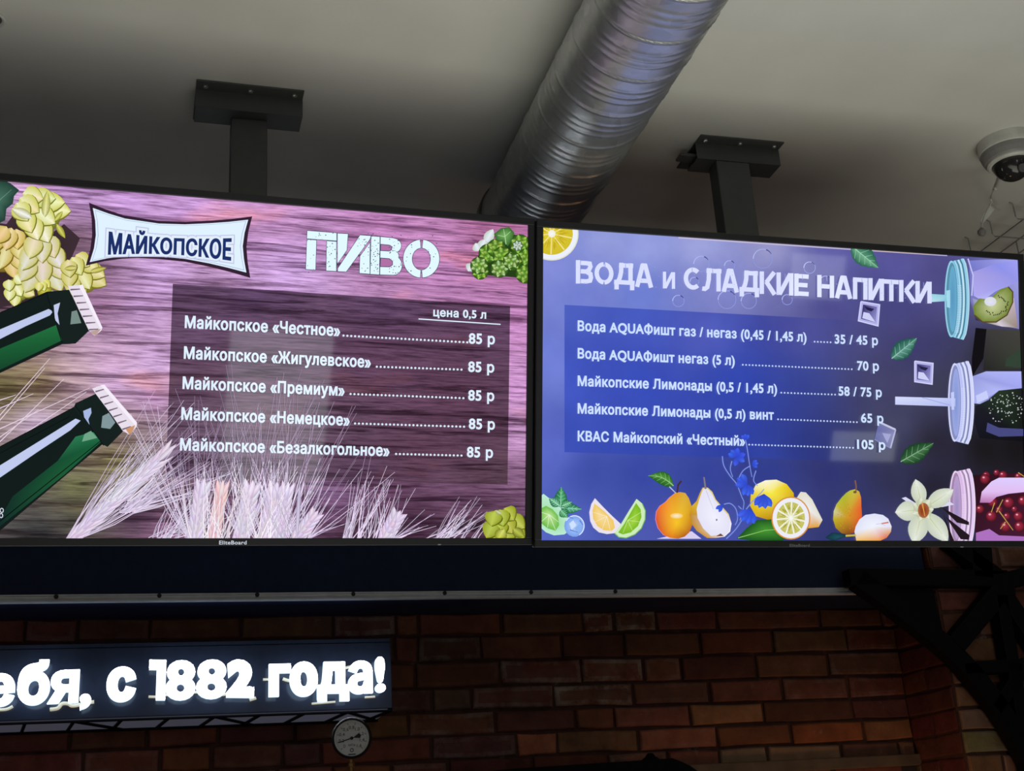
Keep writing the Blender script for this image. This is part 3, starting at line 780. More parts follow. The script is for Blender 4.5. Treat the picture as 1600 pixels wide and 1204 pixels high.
a = [bm.verts.new(p) for p in q]; b = [bm.verts.new(p+Vector((0, .002, 0))) for p in q]; bm.faces.new(a); bm.faces.new(b[::-1])
for i in range(len(q)): bm.faces.new((a[i], b[i], b[(i+1) % len(q)], a[(i+1) % len(q)]))
bmesh.ops.recalc_face_normals(bm, faces=bm.faces[:]); obj('paper_tag', bm, m_tag, t, label='white paper tag')
bm = bmesh.new(); lathe(bm, cp(1534, 358), (0, .3, -1), [(.004, -.004), (.011, .004), (.011, .012), (.006, .018), (0, .018)], 14); obj('connector', bm, m_grey, t)

m_wire = mat('dull_steel_wire', (.35, .35, .33), .4, metal=.5)
TX0, TX1, TZ = 2.386, 2.56, CEIL-.054
t = thing('cable_tray', 'dark wire cable tray fixed under the ceiling behind the dome camera', 'cable tray', (TX0, 2.9, CEIL))
for y in [2.45+.1125*k for k in range(9)]:
    bm = bmesh.new(); tube(bm, [(TX0-.012, y, CEIL-.001), (TX0, y, CEIL-.006), (TX0, y, TZ+.006), (TX0+.006, y, TZ), (TX1-.006, y, TZ), (TX1, y, TZ+.006), (TX1, y, CEIL-.001)], .002, 6); obj('cross_wire', bm, m_wire, t)
for x, z in ((TX0+.03, TZ+.003), (TX0+.1, TZ+.003), (TX1-.01, TZ+.003)):
    bm = bmesh.new(); tube(bm, [(x, 2.4, z), (x, 3.42, z)], .002, 6); obj('long_wire', bm, m_wire, t)

dl = at_z(-14, 28, CEIL)
t = thing('ceiling_downlight', 'small unlit round fitting in the ceiling, cut by the top left edge', 'downlight', tuple(dl))
bm = bmesh.new(); lathe(bm, dl, (0, 0, -1), [(.03, 0), (.03, .004), (.026, .006), (.022, .004), (.021, .001)], 32); obj('ring', bm, m_white, t)
bm = bmesh.new(); lathe(bm, dl, (0, 0, -1), [(.022, .002), (0, .0025)], 32); obj('reflector', bm, mat('dark_reflector', (.06, .06, .055), .5), t)

# ------------------------------------------------------------------ televisions
def television(sc, label, mt, post):
    c = sc.P(sc.W/2, -sc.H, 0)
    t = thing('television', label, 'television', tuple(c))
    BZ = .0152; D = .052
    R3 = lambda u, v, d: sc.P(u, v, d)
    def slab(name, u0, u1, v0, v1, d0, d1, m, bev=.002, par=None):
        bm = bmesh.new(); cc_ = R3((u0+u1)/2, (v0+v1)/2, (d0+d1)/2)
        obox(bm, cc_, sc.x, sc.n, sc.z, abs(u1-u0)/2, abs(d1-d0)/2, abs(v1-v0)/2, bev); return obj(name, bm, m, par or t)
    mb = mat('black_bezel', (.014, .014, .016), .38); mc = mat('black_back_cover', (.01, .01, .011), .6)
    W, H = sc.W, sc.H
    bm = bmesh.new()
    for u0, u1, v0, v1 in ((-BZ, W+BZ, 0, BZ), (-BZ, W+BZ, -H-BZ, -H), (-BZ, 0, -H, 0), (W, W+BZ, -H, 0)):
        obox(bm, R3((u0+u1)/2, (v0+v1)/2, -.006), sc.x, sc.n, sc.z, (u1-u0)/2, .0115, (v1-v0)/2, .0015)
    bz = obj('bezel', bm, mb, t)
    slab('back_cover', -BZ+.004, W+BZ-.004, -H-BZ+.004, BZ-.004, -D, -.006, mc, .004)
    # tilting bracket between the set and its pole
    bm = bmesh.new(); a = R3(post, -H/2, -D-.04); b = Vector((a.x, YP+.004, a.z+.02))
    obox(bm, R3(post, -H/2, -D-.0065), sc.x, sc.n, sc.z, .11, .006, .11, .001)
    bar(bm, a, b, .05, .06, Vector((1, 0, 0))); obj('tilt_bracket', bm, m_mount, mt)
    return t, bz, slab
def logo(sc, t, p0, p1, cap, m):
    a = sc.uv(p0); b = sc.uv(p1); g, wd = text_loops('EliteBoard'); k = (b[0]-a[0])/wd; kv = cap/CAP
    bm = bmesh.new()
    for gg in g:
        for q in fill_loops(gg): bm.faces.new([bm.verts.new(sc.P(a[0]+p[0]*k, a[1]+p[1]*kv, .0059)) for p in q])
        for lp in gg:
            L, R = miter(lp+[lp[0], lp[1]], .05)
            for i in range(len(lp)): bm.faces.new([bm.verts.new(sc.P(a[0]+p[0]*k, a[1]+p[1]*kv, .0060)) for p in (L[i], R[i], R[i+1], L[i+1])])
    bmesh.ops.recalc_face_normals(bm, faces=bm.faces[:]); return obj('logo', bm, m, t)

# ---------- left screen: beer menu on weathered wood
L = Screen((-.45624793, 2.29503735, 1.2605185+EYE), math.radians(-3.60773335), math.radians(15.62924273), math.radians(1.03240954))
Z = [((-100, 300), (60, 60, 70)), ((40, 300), (225, 170, 228)), ((110, 300), (205, 152, 220)), ((200, 312), (206, 150, 222)), ((300, 330), (205, 148, 218)), ((430, 330), (200, 140, 200)), ((600, 348), (200, 130, 195)),
     ((780, 366), (172, 100, 150)), ((815, 400), (180, 105, 160)), ((700, 420), (196, 130, 192)), ((450, 420), (210, 160, 228)), ((250, 430), (210, 160, 225)), ((120, 380), (120, 85, 110)), ((20, 400), (55, 40, 45)), ((110, 440), (110, 75, 95)),
     ((160, 470), (165, 115, 160)), ((220, 480), (195, 145, 205)), ((240, 560), (222, 172, 232)), ((180, 560), (205, 155, 200)), ((60, 600), (140, 130, 85)), ((10, 610), (110, 110, 60)), ((120, 590), (200, 160, 180)), ((60, 660), (200, 165, 205)), ((180, 595), (215, 165, 220)),
     ((240, 620), (205, 150, 205)), ((235, 680), (150, 120, 140)), ((180, 720), (140, 145, 85)), ((120, 760), (105, 115, 70)), ((60, 830), (60, 66, 62)), ((120, 810), (80, 85, 70)), ((200, 690), (130, 120, 100)), ((210, 800), (75, 50, 75)), ((260, 830), (150, 100, 140)),
     ((805, 500), (205, 135, 200)), ((810, 600), (215, 150, 215)), ((808, 680), (195, 140, 195)), ((805, 760), (140, 95, 135)), ((790, 790), (95, 60, 90)), ((700, 775), (105, 68, 100)), ((600, 780), (105, 66, 100)), ((520, 775), (130, 90, 135)), ((460, 800), (90, 55, 85)), ((650, 810), (72, 42, 64)), ((560, 825), (80, 48, 70)), ((760, 825), (80, 48, 68)), ((350, 760), (120, 80, 110)), ((300, 800), (90, 60, 85))]
L.grid([(p, (min(255, c[0]*1.03), min(255, c[1]*(1.1 if c[1] < c[0]*.85 else .97)), min(255, c[2]*1.03))) for p, c in Z])
# dark gap under the hops
L.fan((40, 410), [(-30, 345), (10, 350), (25, 330), (70, 372), (100, 350), (125, 372), (100, 430), (60, 470), (0, 480), (-60, 440)], (38, 28, 32), [(60, 42, 50)]*10)
# tinted panel behind the list
ZP_ = [((270, 443), (92, 66, 104)), ((400, 455), (92, 66, 108)), ((600, 470), (96, 68, 110)), ((797, 478), (96, 66, 104)), ((300, 520), (98, 72, 108)), ((420, 560), (108, 80, 112)), ((420, 650), (110, 86, 108)), ((420, 730), (116, 94, 120)), ((600, 560), (98, 66, 100)), ((700, 620), (92, 60, 90)), ((650, 700), (96, 64, 92)), ((793, 757), (88, 62, 84)), ((560, 740), (92, 66, 98)), ((280, 600), (96, 70, 100)), ((262, 740), (90, 66, 100)), ((340, 700), (104, 84, 112))]
L.grid([(p, (c[0]*1.03, c[1]*1.04, c[2]*.95)) for p, c in ZP_], nx=26, ny=14, quad=[(270, 443), (797, 478), (793, 757), (259, 745)])

def leaf(sc, pts, mid, c, dark):
    sc.fan(mid, pts, c, dark)
leaf(L, [(-40, 284), (0, 279), (16, 286), (30, 297), (22, 306), (20, 318), (10, 326), (8, 344), (-4, 350), (-60, 360)], (-6, 312), (72, 118, 100), [(30, 62, 52)]*10)
L.stroke([(-20, 345), (0, 312), (18, 296)], 1.5, (110, 150, 130), .5)

rnd = random.Random(3)
def jit(c, a): return tuple(v+rnd.uniform(-a, a) for v in c)
def hop(sc, cx, cy, rx, ry, ang, light, base, dark, rows=4, n=3):
    """hop cone: rows of overlapping scales, tip in direction ang (degrees, photo axes)"""
    ca, sa = math.cos(math.radians(ang)), math.sin(math.radians(ang))
    T = lambda a, b: (cx+a*ca-b*sa, cy+a*sa+b*ca)
    sc.fan((cx, cy), [T(rx*.95*math.cos(t*PI/9), ry*.9*math.sin(t*PI/9)) for t in range(18)], base, [dark]*18)
    for r in range(rows):
        k = r/(rows-1) if rows > 1 else 0
        x0 = rx*(.62-1.25*k); wdt = ry*(.45+.7*math.sin(PI*min(1, .25+.65*k)))
        m_ = n if r % 2 == 0 else n+1
        for i in range(m_):
            f = (i/(m_-1)*2-1) if m_ > 1 else 0
            b0 = T(x0-rx*.42, f*wdt*.45); tp_ = T(x0+rx*.6*(1-.3*abs(f)), f*wdt*1.05)
            sc.petal((b0[0]+.9, b0[1]+1.2), (tp_[0]+.9, tp_[1]+1.2), ry*1.12, mix(base, dark, .85), mix(base, dark, .9), mix(base, dark, .9), n=6, fat=.4); sc.petal(b0, tp_, ry*1.05, jit(mix(light, base, .3), 8), jit(mix(light, base, rnd.uniform(0, .5)), 12), mix(base, dark, .15), n=6, fat=.38)
YL = ((250, 250, 235), (222, 222, 104), (104, 106, 30))
hop(L, 8, 392, 36, 26, 105, (246, 226, 196), (220, 196, 88), (110, 90, 30), rows=4, n=2)
hop(L, 28, 452, 20, 18, 60, *YL, rows=3, n=2)
hop(L, 66, 412, 42, 29, 88, (240, 228, 246), (216, 212, 120), (120, 114, 40), rows=4, n=2)
hop(L, 62, 332, 37, 30, 35, *YL, rows=4, n=2)
L.petal((70, 340), (74, 298), 14, (240, 240, 190), (225, 222, 120), (150, 150, 60)); L.petal((50, 340), (18, 326), 16, (245, 245, 250), (250, 250, 225), (170, 170, 100)); L.petal((88, 350), (102, 372), 10, (226, 226, 120), (200, 200, 80), (130, 130, 40)); L.petal((86, 345), (98, 330), 8, (226, 226, 130), (210, 210, 90), (130, 130, 40))
hop(L, 128, 430, 31, 25, 60, (246, 238, 214), (216, 210, 100), (110, 104, 30), rows=4, n=2)
L.petal((140, 425), (166, 418), 9, (230, 225, 140), (205, 200, 80), (130, 120, 40)); L.petal((120, 418), (100, 420), 9, (235, 230, 160), (215, 210, 90), (130, 120, 40))
hop(L, 70, 455, 16, 13, 70, (244, 240, 190), (220, 214, 80), (130, 126, 30), rows=2, n=2)

# badge with the brand name
bad = [(139, 316.6), (165, 327), (192, 336), (247, 345), (290, 346.5), (330, 344.5), (362, 342), (394, 338), (388, 362), (385, 386), (387, 410), (391, 434), (360, 425), (329, 417), (290, 409), (247, 404.5), (215, 403), (192, 404), (163, 408), (134, 415), (141, 390), (144, 366), (143, 340)]
cxb, cyb = 264, 375
def inset(pts, k, ky): return [(cxb+(x-cxb)*k, cyb+(y-cyb)*ky) for x, y in pts]
L.poly(bad, (48, 28, 48)); L.poly(inset(bad, .952, .86), (222, 240, 255)); L.poly(inset(bad, .925, .80), (150, 165, 205)); L.poly(inset(bad, .919, .783), (224, 242, 255))
def bulge(X, Y):
    e = abs(X-.5)*2; return Y*(1+.42*e**1.7)-.22*e**1.7*CAP*1.0
L.text('МАЙКОПСКОЕ', (170, 391), (360, 400.5), 24, (196, 202, 232), bold=.26, fy=bulge)
L.text('МАЙКОПСКОЕ', (170, 391), (360, 400.5), 24, (226, 238, 252), bold=.19, fy=bulge)
L.text('МАЙКОПСКОЕ', (170, 391.5), (360, 401), 24, (26, 46, 104), bold=.05, fy=bulge)

# stencilled heading
def Q(l): return [(400+x/3.556, 300+y/3.556) for x, y in l]
P_ = [[(285, 215), (447, 228), (447, 270), (283, 258)], [(283, 264), (335, 268), (330, 432), (277, 428)], [(393, 272), (446, 276), (445, 439), (390, 436)],
      [(453, 230), (510, 233), (504, 322), (453, 396)], [(578, 240), (637, 244), (632, 262), (500, 442), (455, 440), (455, 424)], [(632, 282), (631, 454), (575, 450), (578, 356)],
      [(640, 246), (687, 249), (684, 458), (635, 455)]]
for p in P_:
    L.stroke(Q(p+[p[0]]), 1.6, (44, 60, 96)); L.poly(Q(p), (226, 250, 255))
vb = [(692, 249), (760, 256)]+arc(762, 298, 44, 40, -80, 60, 8)+[(792, 350)]+arc(764, 408, 46, 52, -55, 90, 9)+[(689, 458)]
L.stroke(Q(vb+[vb[0]]), 1.6, (44, 60, 96)); L.poly(Q(vb), (226, 250, 255))
for h_ in ([(692, 290), (742, 295), (756, 305), (752, 322), (738, 328), (691, 325)], [(691, 366), (740, 370), (758, 384), (758, 404), (742, 416), (689, 414)]): L.poly(Q(h_), (176, 112, 165)); L.stroke(Q(h_+[h_[0]]), 1.0, (44, 60, 96))
for a0, a1 in ((-84, 86), (94, 266)):
    o_ = arc(918, 370, 100, 105, a0, a1, 20); i_ = arc(918, 372, 52, 62, a0, a1, 20)
    L.stroke(Q(o_+i_[::-1]+[o_[0]]), 1.6, (44, 60, 96)); L.strip(Q(o_), Q(i_), (226, 250, 255))
for i in range(190):
    x = rnd.choice([rnd.uniform(285, 445), rnd.uniform(560, 640), rnd.uniform(640, 690), rnd.uniform(740, 805), rnd.uniform(820, 1010)]); y = rnd.uniform(225, 455)
    if 940 > x > 880 and 300 < y < 440: continue
    if 335 < x < 392 and y > 262: continue
    if x < 450 and 262 > y > 240 and rnd.random() < .5: continue
    r = rnd.uniform(.5, 1.3); p = Q([(x, y)])[0]; L.ell(p[0], p[1], r, r*.8, (70, 70, 105), (100, 100, 135), n=5)

# green hops, top right
def rose(sc, cx, cy, r, light=(190, 226, 110), base=(104, 160, 40), dark=(40, 78, 16)):
    sc.ell(cx, cy, r, r, base, dark)
    for ring, (rr, m_) in enumerate(((.62, 7), (.36, 5), (.1, 3))):
        for i in range(m_):
            a = 2*PI*i/m_+ring*.7; c = (cx+math.cos(a)*r*rr*.35, cy+math.sin(a)*r*rr*.35)
            sc.petal(c, (cx+math.cos(a)*r*(rr+.36), cy+math.sin(a)*r*(rr+.36)), r*.62, jit(base, 12), jit(light, 14), mix(dark, base, .35), n=5)
L.poly([(740, 425), (748, 395), (765, 378), (800, 366), (830, 372), (830, 436), (790, 432), (762, 430)], (34, 62, 18))
for p, r in (((752, 424), 13), ((822, 428), 15)): rose(L, p[0]-2, p[1], r)
for pt in [((758, 380), (770, 358)), ((748, 392), (742, 380)), ((738, 412), (731, 424)), ((752, 388), (757, 374))]: L.petal(pt[0], pt[1], 16, (225, 235, 245), (235, 240, 250), (190, 205, 190))
rose(L, 762, 396, 15); rose(L, 775, 388, 15); rose(L, 812, 382, 16); rose(L, 784, 400, 15); rose(L, 748, 415, 14, (226, 240, 180)); rose(L, 822, 402, 14); rose(L, 800, 408, 15); rose(L, 780, 420, 14, (225, 244, 190)); rose(L, 798, 408, 13, (220, 240, 180)); rose(L, 808, 384, 8, (245, 250, 245), (200, 220, 210))
leaf(L, [(771, 366), (782, 357), (795, 355), (803, 364), (800, 374), (793, 385), (785, 378), (776, 376)], (788, 368), (120, 180, 96), [(52, 104, 44)]*8)
L.stroke([(790, 382), (788, 368), (786, 358)], 1, (200, 230, 180), .5); L.stroke([(788, 370), (797, 362)], .7, (190, 220, 170)); L.stroke([(788, 370), (777, 368)], .7, (190, 220, 170))

# wheat: fans of long awns from the ears along the bottom
WH = (236, 220, 250)
def awns(sc, p, a0, a1, l0, l1, n, w0=1.3, col=WH, dark=.25, spread=0, panel=True):
    sc.up()
    for i in range(n):
        a = math.radians(rnd.uniform(a0, a1)); ln = rnd.uniform(l0, l1); b = (p[0]+rnd.uniform(-spread, spread), p[1]+rnd.uniform(-2, 2))
        bend = rnd.uniform(-.06, .06)*ln; e = (b[0]+math.cos(a)*ln, b[1]-math.sin(a)*ln); m_ = ((b[0]+e[0])/2-math.sin(a)*bend, (b[1]+e[1])/2-math.cos(a)*bend)
        if i % 12 == 0: sc.up()
        c = jit(shade(col, rnd.uniform(1-dark, 1.04)), 6)
        pts = [b, ((b[0]+m_[0])/2-math.sin(a)*bend*.4, (b[1]+m_[1])/2-math.cos(a)*bend*.4), m_, e]
        # awns under the tinted panel are seen through it, dimmer
        for k in range(3):
            q0, q1 = pts[k], pts[k+1]; mx, my = (q0[0]+q1[0])/2, (q0[1]+q1[1])/2
            inp = panel and 262 < mx < 794 and 443+(mx-270)*.066 < my < 745+(mx-259)*.022
            cc_ = mix((100, 74, 104), c, .46) if inp else c
            sc.stroke([q0, q1], w0*(1-.22*k), cc_, w0*(1-.22*(k+1)), new=False)
def ear(sc, p, q, wd, n=9, col=(248, 240, 255), dark=(160, 132, 175), dim=False):
    """wheat ear from foot p to tip q: pairs of plump grains"""
    dx, dy = q[0]-p[0], q[1]-p[1]; nx, ny = _n((-dy, dx)); ln = math.hypot(dx, dy)
    for i in range(n):
        t = i/n; c = (p[0]+dx*t, p[1]+dy*t)
        for sd in (-1, 1, 0):
            b = (c[0]-dx*.03, c[1]-dy*.03); e = (c[0]+dx*2.1/n+nx*sd*wd*.5, c[1]+dy*2.1/n+ny*sd*wd*.5)
            my = (b[1]+e[1])/2; mx = (b[0]+e[0])/2; inp = 262 < mx < 794 and 443+(mx-270)*.066 < my < 745+(mx-259)*.022
            k1, k2 = jit(col, 8), jit(mix(col, dark, .3), 10)
            if inp: k1, k2 = mix((104, 78, 108), k1, .3), mix((104, 78, 108), k2, .3)
            sc.petal(b, e, wd*.42, k2, k1, mix(k2, dark, .42) if not inp else k2, n=4)
# loose stalks left, behind the bottles
for a, b in (((-10, 668), (70, 575)), ((-10, 660), (78, 560)), ((-5, 640), (52, 615)), ((0, 690), (100, 592)), ((-5, 672), (140, 606)), ((5, 700), (135, 612)), ((0, 625), (25, 617)), ((-10, 690), (60, 640))): L.stroke([a, mix(a, b, .5), b], 1.4, (232, 214, 232), .7)
awns(L, (300, 850), 60, 125, 110, 250, 46, 1.5); awns(L, (380, 850), 60, 120, 130, 300, 46, 1.6); awns(L, (440, 850), 60, 110, 110, 260, 40, 1.6)
awns(L, (200, 800), 12, 58, 60, 190, 40, 1.5, spread=14); awns(L, (110, 845), 28, 62, 110, 290, 46, 1.4, spread=8); awns(L, (260, 840), 15, 75, 40, 120, 34, 1.4, spread=30)
ear(L, (108, 846), (262, 706), 21, 12); awns(L, (180, 782), 30, 62, 40, 120, 34, 1.6, (245, 238, 255), spread=26, panel=True)
ear(L, (300, 860), (316, 762), 24, 7); ear(L, (330, 860), (346, 764), 20, 7, (250, 226, 226), (190, 130, 140)); ear(L, (372, 860), (392, 764), 26, 7); ear(L, (410, 860), (430, 766), 26, 7); ear(L, (432, 860), (448, 766), 20, 7)
awns(L, (360, 850), 60, 118, 60, 140, 64, 1.7, (250, 242, 255), spread=62); awns(L, (455, 848), 55, 118, 50, 150, 34, 1.4, spread=16)
awns(L, (480, 842), 20, 62, 60, 190, 12, 1.2); ear(L, (458, 848), (490, 806), 22, 5); L.petal((463, 842), (468, 750), 7, (230, 220, 245), (205, 190, 225))
awns(L, (548, 845), 58, 82, 60, 150, 26, 1.5, spread=14); awns(L, (585, 845), 62, 100, 40, 100, 20, 1.5, spread=16); ear(L, (596, 848), (620, 806), 24, 5); awns(L, (610, 845), 18, 95, 40, 90, 12, 1.3)
awns(L, (665, 842), 10, 30, 30, 90, 4, 1.1); awns(L, (690, 844), 35, 62, 40, 85, 22, 1.4, spread=16); awns(L, (730, 844), 45, 62, 20, 45, 10, 1.4, spread=14); awns(L, (700, 840), 12, 35, 60, 85, 5, 1.1)
hop(L, 786, 822, 26, 26, 75, (206, 212, 96), (160, 170, 40), (92, 100, 20), rows=3, n=3)
L.petal((786, 826), (776, 846), 20, (222, 228, 120), (200, 208, 70), (120, 126, 30)); L.petal((800, 826), (818, 838), 16, (196, 204, 90), (176, 186, 60), (100, 106, 30)); L.petal((782, 802), (772, 797), 6, (220, 224, 190), (200, 205, 120))

# two green bottles with crown caps
def bottle(body, ring, dark_edge, lo, hl, cap, ridges, hl2):
    L.poly(body, (12, 26, 24)); L.poly(ring, (16, 30, 28))
    for pts, cols in lo: L.poly(pts, cols)
    for pts, col in hl: L.poly(pts, col)
    for a, b in dark_edge: L.stroke([a, b], 1.6, (6, 14, 14), 1.2)
    L.poly(cap, [(232, 222, 236)]*len(cap))
    for a, b, c in ridges: L.stroke([a, b], 2.6, c, 1.6)
    for pts, col in hl2: L.poly(pts, col)
G1 = (22, 92, 50); G0 = (12, 40, 30)
bottle([(-160, 556), (0, 489), (73, 456), (108, 453), (124, 486), (139, 517), (118, 537), (97, 538), (0, 583), (-160, 660)], [(73, 458), (108, 453), (139, 517), (118, 537), (100, 538), (90, 510)], [((73, 458), (97, 536)), ((-100, 600), (0, 545)), ((0, 489), (76, 457))],
       [([(-160, 610), (0, 545), (88, 508), (97, 532), (0, 578), (-160, 650)], [G0, G1, (30, 110, 60), G1, (16, 66, 40), G0])],
       [([(-120, 570), (0, 515), (76, 483), (83, 487), (78, 493), (40, 510), (0, 530), (-120, 590)], (190, 200, 236)), ([(84, 477), (94, 473), (90, 490), (93, 508), (86, 500)], (192, 202, 236)), ([(112, 487), (120, 485), (127, 505), (110, 507)], (120, 140, 135))],
       [(106, 447), (123, 446), (129, 445), (160, 512), (158, 517), (148, 525), (139, 517), (124, 486)],
       [((110+k*4.8, 453+k*10.4), (125+k*4.8, 452+k*10.4), (118, 100, 120)) for k in range(7)],
       [([(123, 446), (129, 445), (160, 512), (158, 517)], (246, 238, 250)), ([(140, 518), (158, 514), (149, 525)], (190, 160, 150))])
bottle([(-160, 780), (0, 698), (115, 637), (118, 630), (150, 615), (172, 645), (192, 674), (168, 698), (160, 694), (0, 829), (-160, 960)], [(115, 637), (118, 630), (150, 615), (192, 674), (168, 698), (160, 692), (140, 668)], [((118, 634), (162, 696)), ((0, 698), (116, 636)), ((0, 814), (158, 688)), ((0, 708), (110, 650))],
       [([(0, 810), (20, 775), (90, 720), (118, 682), (146, 675), (158, 690), (100, 742), (0, 822)], [(14, 40, 36), (16, 52, 40), (18, 76, 48), (40, 120, 80), (46, 130, 90), (20, 96, 56), (24, 90, 52), (14, 42, 38)])],
       [([(-120, 800), (0, 727), (60, 690), (118, 654), (126, 657), (110, 672), (60, 705), (0, 746), (-120, 830)], (192, 202, 238)), ([(130, 642), (142, 637), (143, 645), (138, 655), (140, 664), (132, 655)], (165, 182, 225)), ([(160, 650), (170, 645), (180, 660), (172, 670), (158, 668)], (128, 150, 155)), ([(132, 678), (142, 673), (152, 684), (128, 690)], (110, 165, 135))],
       [(144, 607), (152, 604), (163, 601), (214, 660), (213, 667), (202, 679), (192, 673), (172, 645), (150, 616)],
       [((149+k*7, 612+k*9.8), (163+k*6.9, 608+k*9.7), (122, 104, 124)) for k in range(7)],
       [([(157, 602), (163, 601), (214, 660), (213, 667)], (246, 238, 250)), ([(196, 670), (211, 664), (208, 672), (202, 679)], (206, 150, 110))])
for p in ((3, 797), (2, 805)): L.stroke([(p[0]+2.6*math.cos(k*PI/4), p[1]+3.4*math.sin(k*PI/4)) for k in range(9)], 1.4, (205, 210, 225))

# the list itself
WT = (224, 240, 255)
for nm, p, e in (('Майкопское «Честное»', (289, 512), (530, 525)), ('Майкопское «Жигулевское»', (287.5, 560), (578, 574)), ('Майкопское «Премиум»', (285.5, 607), (537, 618)), ('Майкопское «Немецкое»', (283.5, 655), (545, 664.5)), ('Майкопское «Безалкогольное»', (281.5, 703), (607, 712))):
    L.text(nm, p, e, 18.3, WT, bold=.04)
for p in ((732, 536.5), (731, 580.5), (731, 625), (732, 669.5), (729, 713.5)): L.text('85 р', p, (p[0]+39.5, p[1]+1.2), 16.2, WT, bold=.04)
def dots(sc, a, b, step, r, col):
    n = max(1, round(math.hypot(b[0]-a[0], b[1]-a[1])/step)); sc.up()
    for i in range(n+1): q = mix(a, b, i/n); sc.ell(q[0], q[1], r, r, col, col, n=8, new=False)
for a, b in (((536, 524.5), (729, 535)), ((588, 573), (720, 577.5)), ((547, 615.5), (723, 622)), ((554, 661.5), (724, 666.5)), ((618, 709), (720, 711.5))): dots(L, a, b, 6.1, 1.75, WT)
L.text('цена 0,5 л', (676.5, 494), (758, 498), 12.6, WT, bold=.04); L.stroke([(653, 498.5), (781, 507)], 1.7, WT)
tvL, bzL, slab = television(L, 'large black television showing a beer price list on purple wood boards', mtL, .622)
L.build('screen', SM, tvL)
logo(L, bzL, (342, 850), (384.5, 850), .0078, mat('logo_white', (.7, .75, .85), .4, emit=(.75, .8, .95), es=.35))
slab('indicator', L.uv((683, 849))[0], L.uv((688, 849))[0], L.uv((684, 851))[1], L.uv((684, 849.4))[1], .003, .0066, m_bolt, .0005, bzL)

# ---------- right screen: water and soft drinks on blue
R = Screen((.78361748, 2.35917233, 1.27522556+EYE), math.radians(.1795707), math.radians(15.1540337), math.radians(.00448782))
Z = [((860, 420), (120, 132, 225)), ((950, 372), (140, 152, 228)), ((1000, 380), (138, 150, 230)), ((1100, 386), (158, 165, 232)), ((1200, 386), (150, 150, 210)), ((1300, 400), (92, 90, 178)), ((1400, 420), (84, 80, 166)), ((1470, 430), (74, 70, 140)), ((900, 460), (108, 124, 222)), ((1000, 460), (98, 118, 220)), ((1130, 440), (122, 128, 212)), ((1230, 450), (105, 105, 180)), ((1300, 480), (72, 70, 150)),
     ((1400, 480), (66, 64, 135)), ((855, 560), (104, 122, 228)), ((855, 700), (84, 102, 215)), ((858, 830), (76, 96, 208)), ((930, 740), (55, 76, 185)), ((1000, 740), (46, 66, 176)), ((1100, 740), (44, 62, 168)), ((1200, 740), (40, 54, 150)), ((1300, 740), (42, 48, 122)), ((1300, 820), (46, 52, 122)), ((1400, 600), (66, 64, 110)), ((1430, 540), (56, 54, 112)), ((1465, 600), (58, 58, 88)), ((1400, 660), (64, 66, 102)), ((1460, 690), (40, 38, 56)), ((1400, 740), (46, 46, 86)), ((1460, 760), (34, 32, 52)),
     ((1400, 830), (60, 60, 116)), ((1560, 560), (40, 38, 42)), ((1540, 700), (24, 20, 24)), ((1590, 700), (20, 16, 20)), ((1560, 440), (120, 118, 200)), ((1000, 830), (70, 84, 190)), ((1150, 835), (62, 76, 180))]
BG = R.grid([(p, grey(c, .17)) for p, c in Z], m=2)
ZP_ = [((882, 476), (70, 92, 202)), ((882, 600), (58, 82, 205)), ((882, 700), (52, 76, 195)), ((1000, 500), (62, 84, 200)), ((1000, 600), (48, 72, 196)), ((1000, 690), (46, 68, 184)), ((1100, 520), (76, 88, 195)), ((1150, 600), (40, 64, 182)), ((1150, 700), (40, 60, 172)), ((1250, 510), (66, 70, 164)), ((1270, 600), (38, 58, 160)), ((1270, 690), (36, 52, 145)), ((1380, 520), (62, 62, 130)), ((1385, 600), (58, 58, 112)), ((1385, 700), (54, 56, 104))]
R.grid([(p, grey(c, .12)) for p, c in ZP_], nx=22, ny=12, m=2, quad=[(882, 476), (1388, 503), (1390, 722), (882, 706)], under=BG)
# bubbles
for cx, cy, r in ((1096, 412, 12), (1192, 404, 15), (1136, 468, 14), (1265, 418, 9), (1170, 470, 12), (1060, 470, 9), (1290, 440, 9), (1230, 468, 8), (1140, 415, 8), (1085, 440, 7)):
    R.stroke(arc(cx, cy, r, r, 0, 360, 18), 1, (142, 152, 222)); R.stroke(arc(cx, cy, r, r, 180, 300, 9), 1.6, (176, 186, 240), .6); R.stroke(arc(cx, cy, r, r, -70, -30, 5), 1.6, (52, 58, 130), .8)
# bright rim along the top edge
R.stroke([(1060, 371), (1250, 384), (1420, 395), (1480, 399)], 2.4, (196, 186, 220), 2); R.stroke([(1330, 388.5), (1455, 397)], 1.4, (220, 190, 150), 1)

# lemon slice in the corner
lc = (862, 365)
R.ell(*lc, 42, 42, (240, 242, 250), (225, 226, 205), n=40); R.ell(*lc, 40, 40, (240, 242, 250), (236, 240, 252), n=40); R.ell(*lc, 33, 33, (226, 205, 60), (210, 190, 40), n=40)
for k in range(9):
    a = math.radians(k*40+12); R.stroke([(lc[0]+6*math.cos(a), lc[1]+6*math.sin(a)), (lc[0]+32*math.cos(a), lc[1]+32*math.sin(a))], 1.2, (244, 230, 150), 2)
    for j_ in range(7):
        b = a+math.radians(rnd.uniform(5, 35)); q0 = rnd.uniform(9, 18); R.stroke([(lc[0]+q0*math.cos(b), lc[1]+q0*math.sin(b)), (lc[0]+(q0+9)*math.cos(b), lc[1]+(q0+9)*math.sin(b))], 1.6, (196, 172, 30), .8)
R.ell(lc[0], lc[1], 6, 6, (250, 248, 245), (240, 236, 220), n=12)

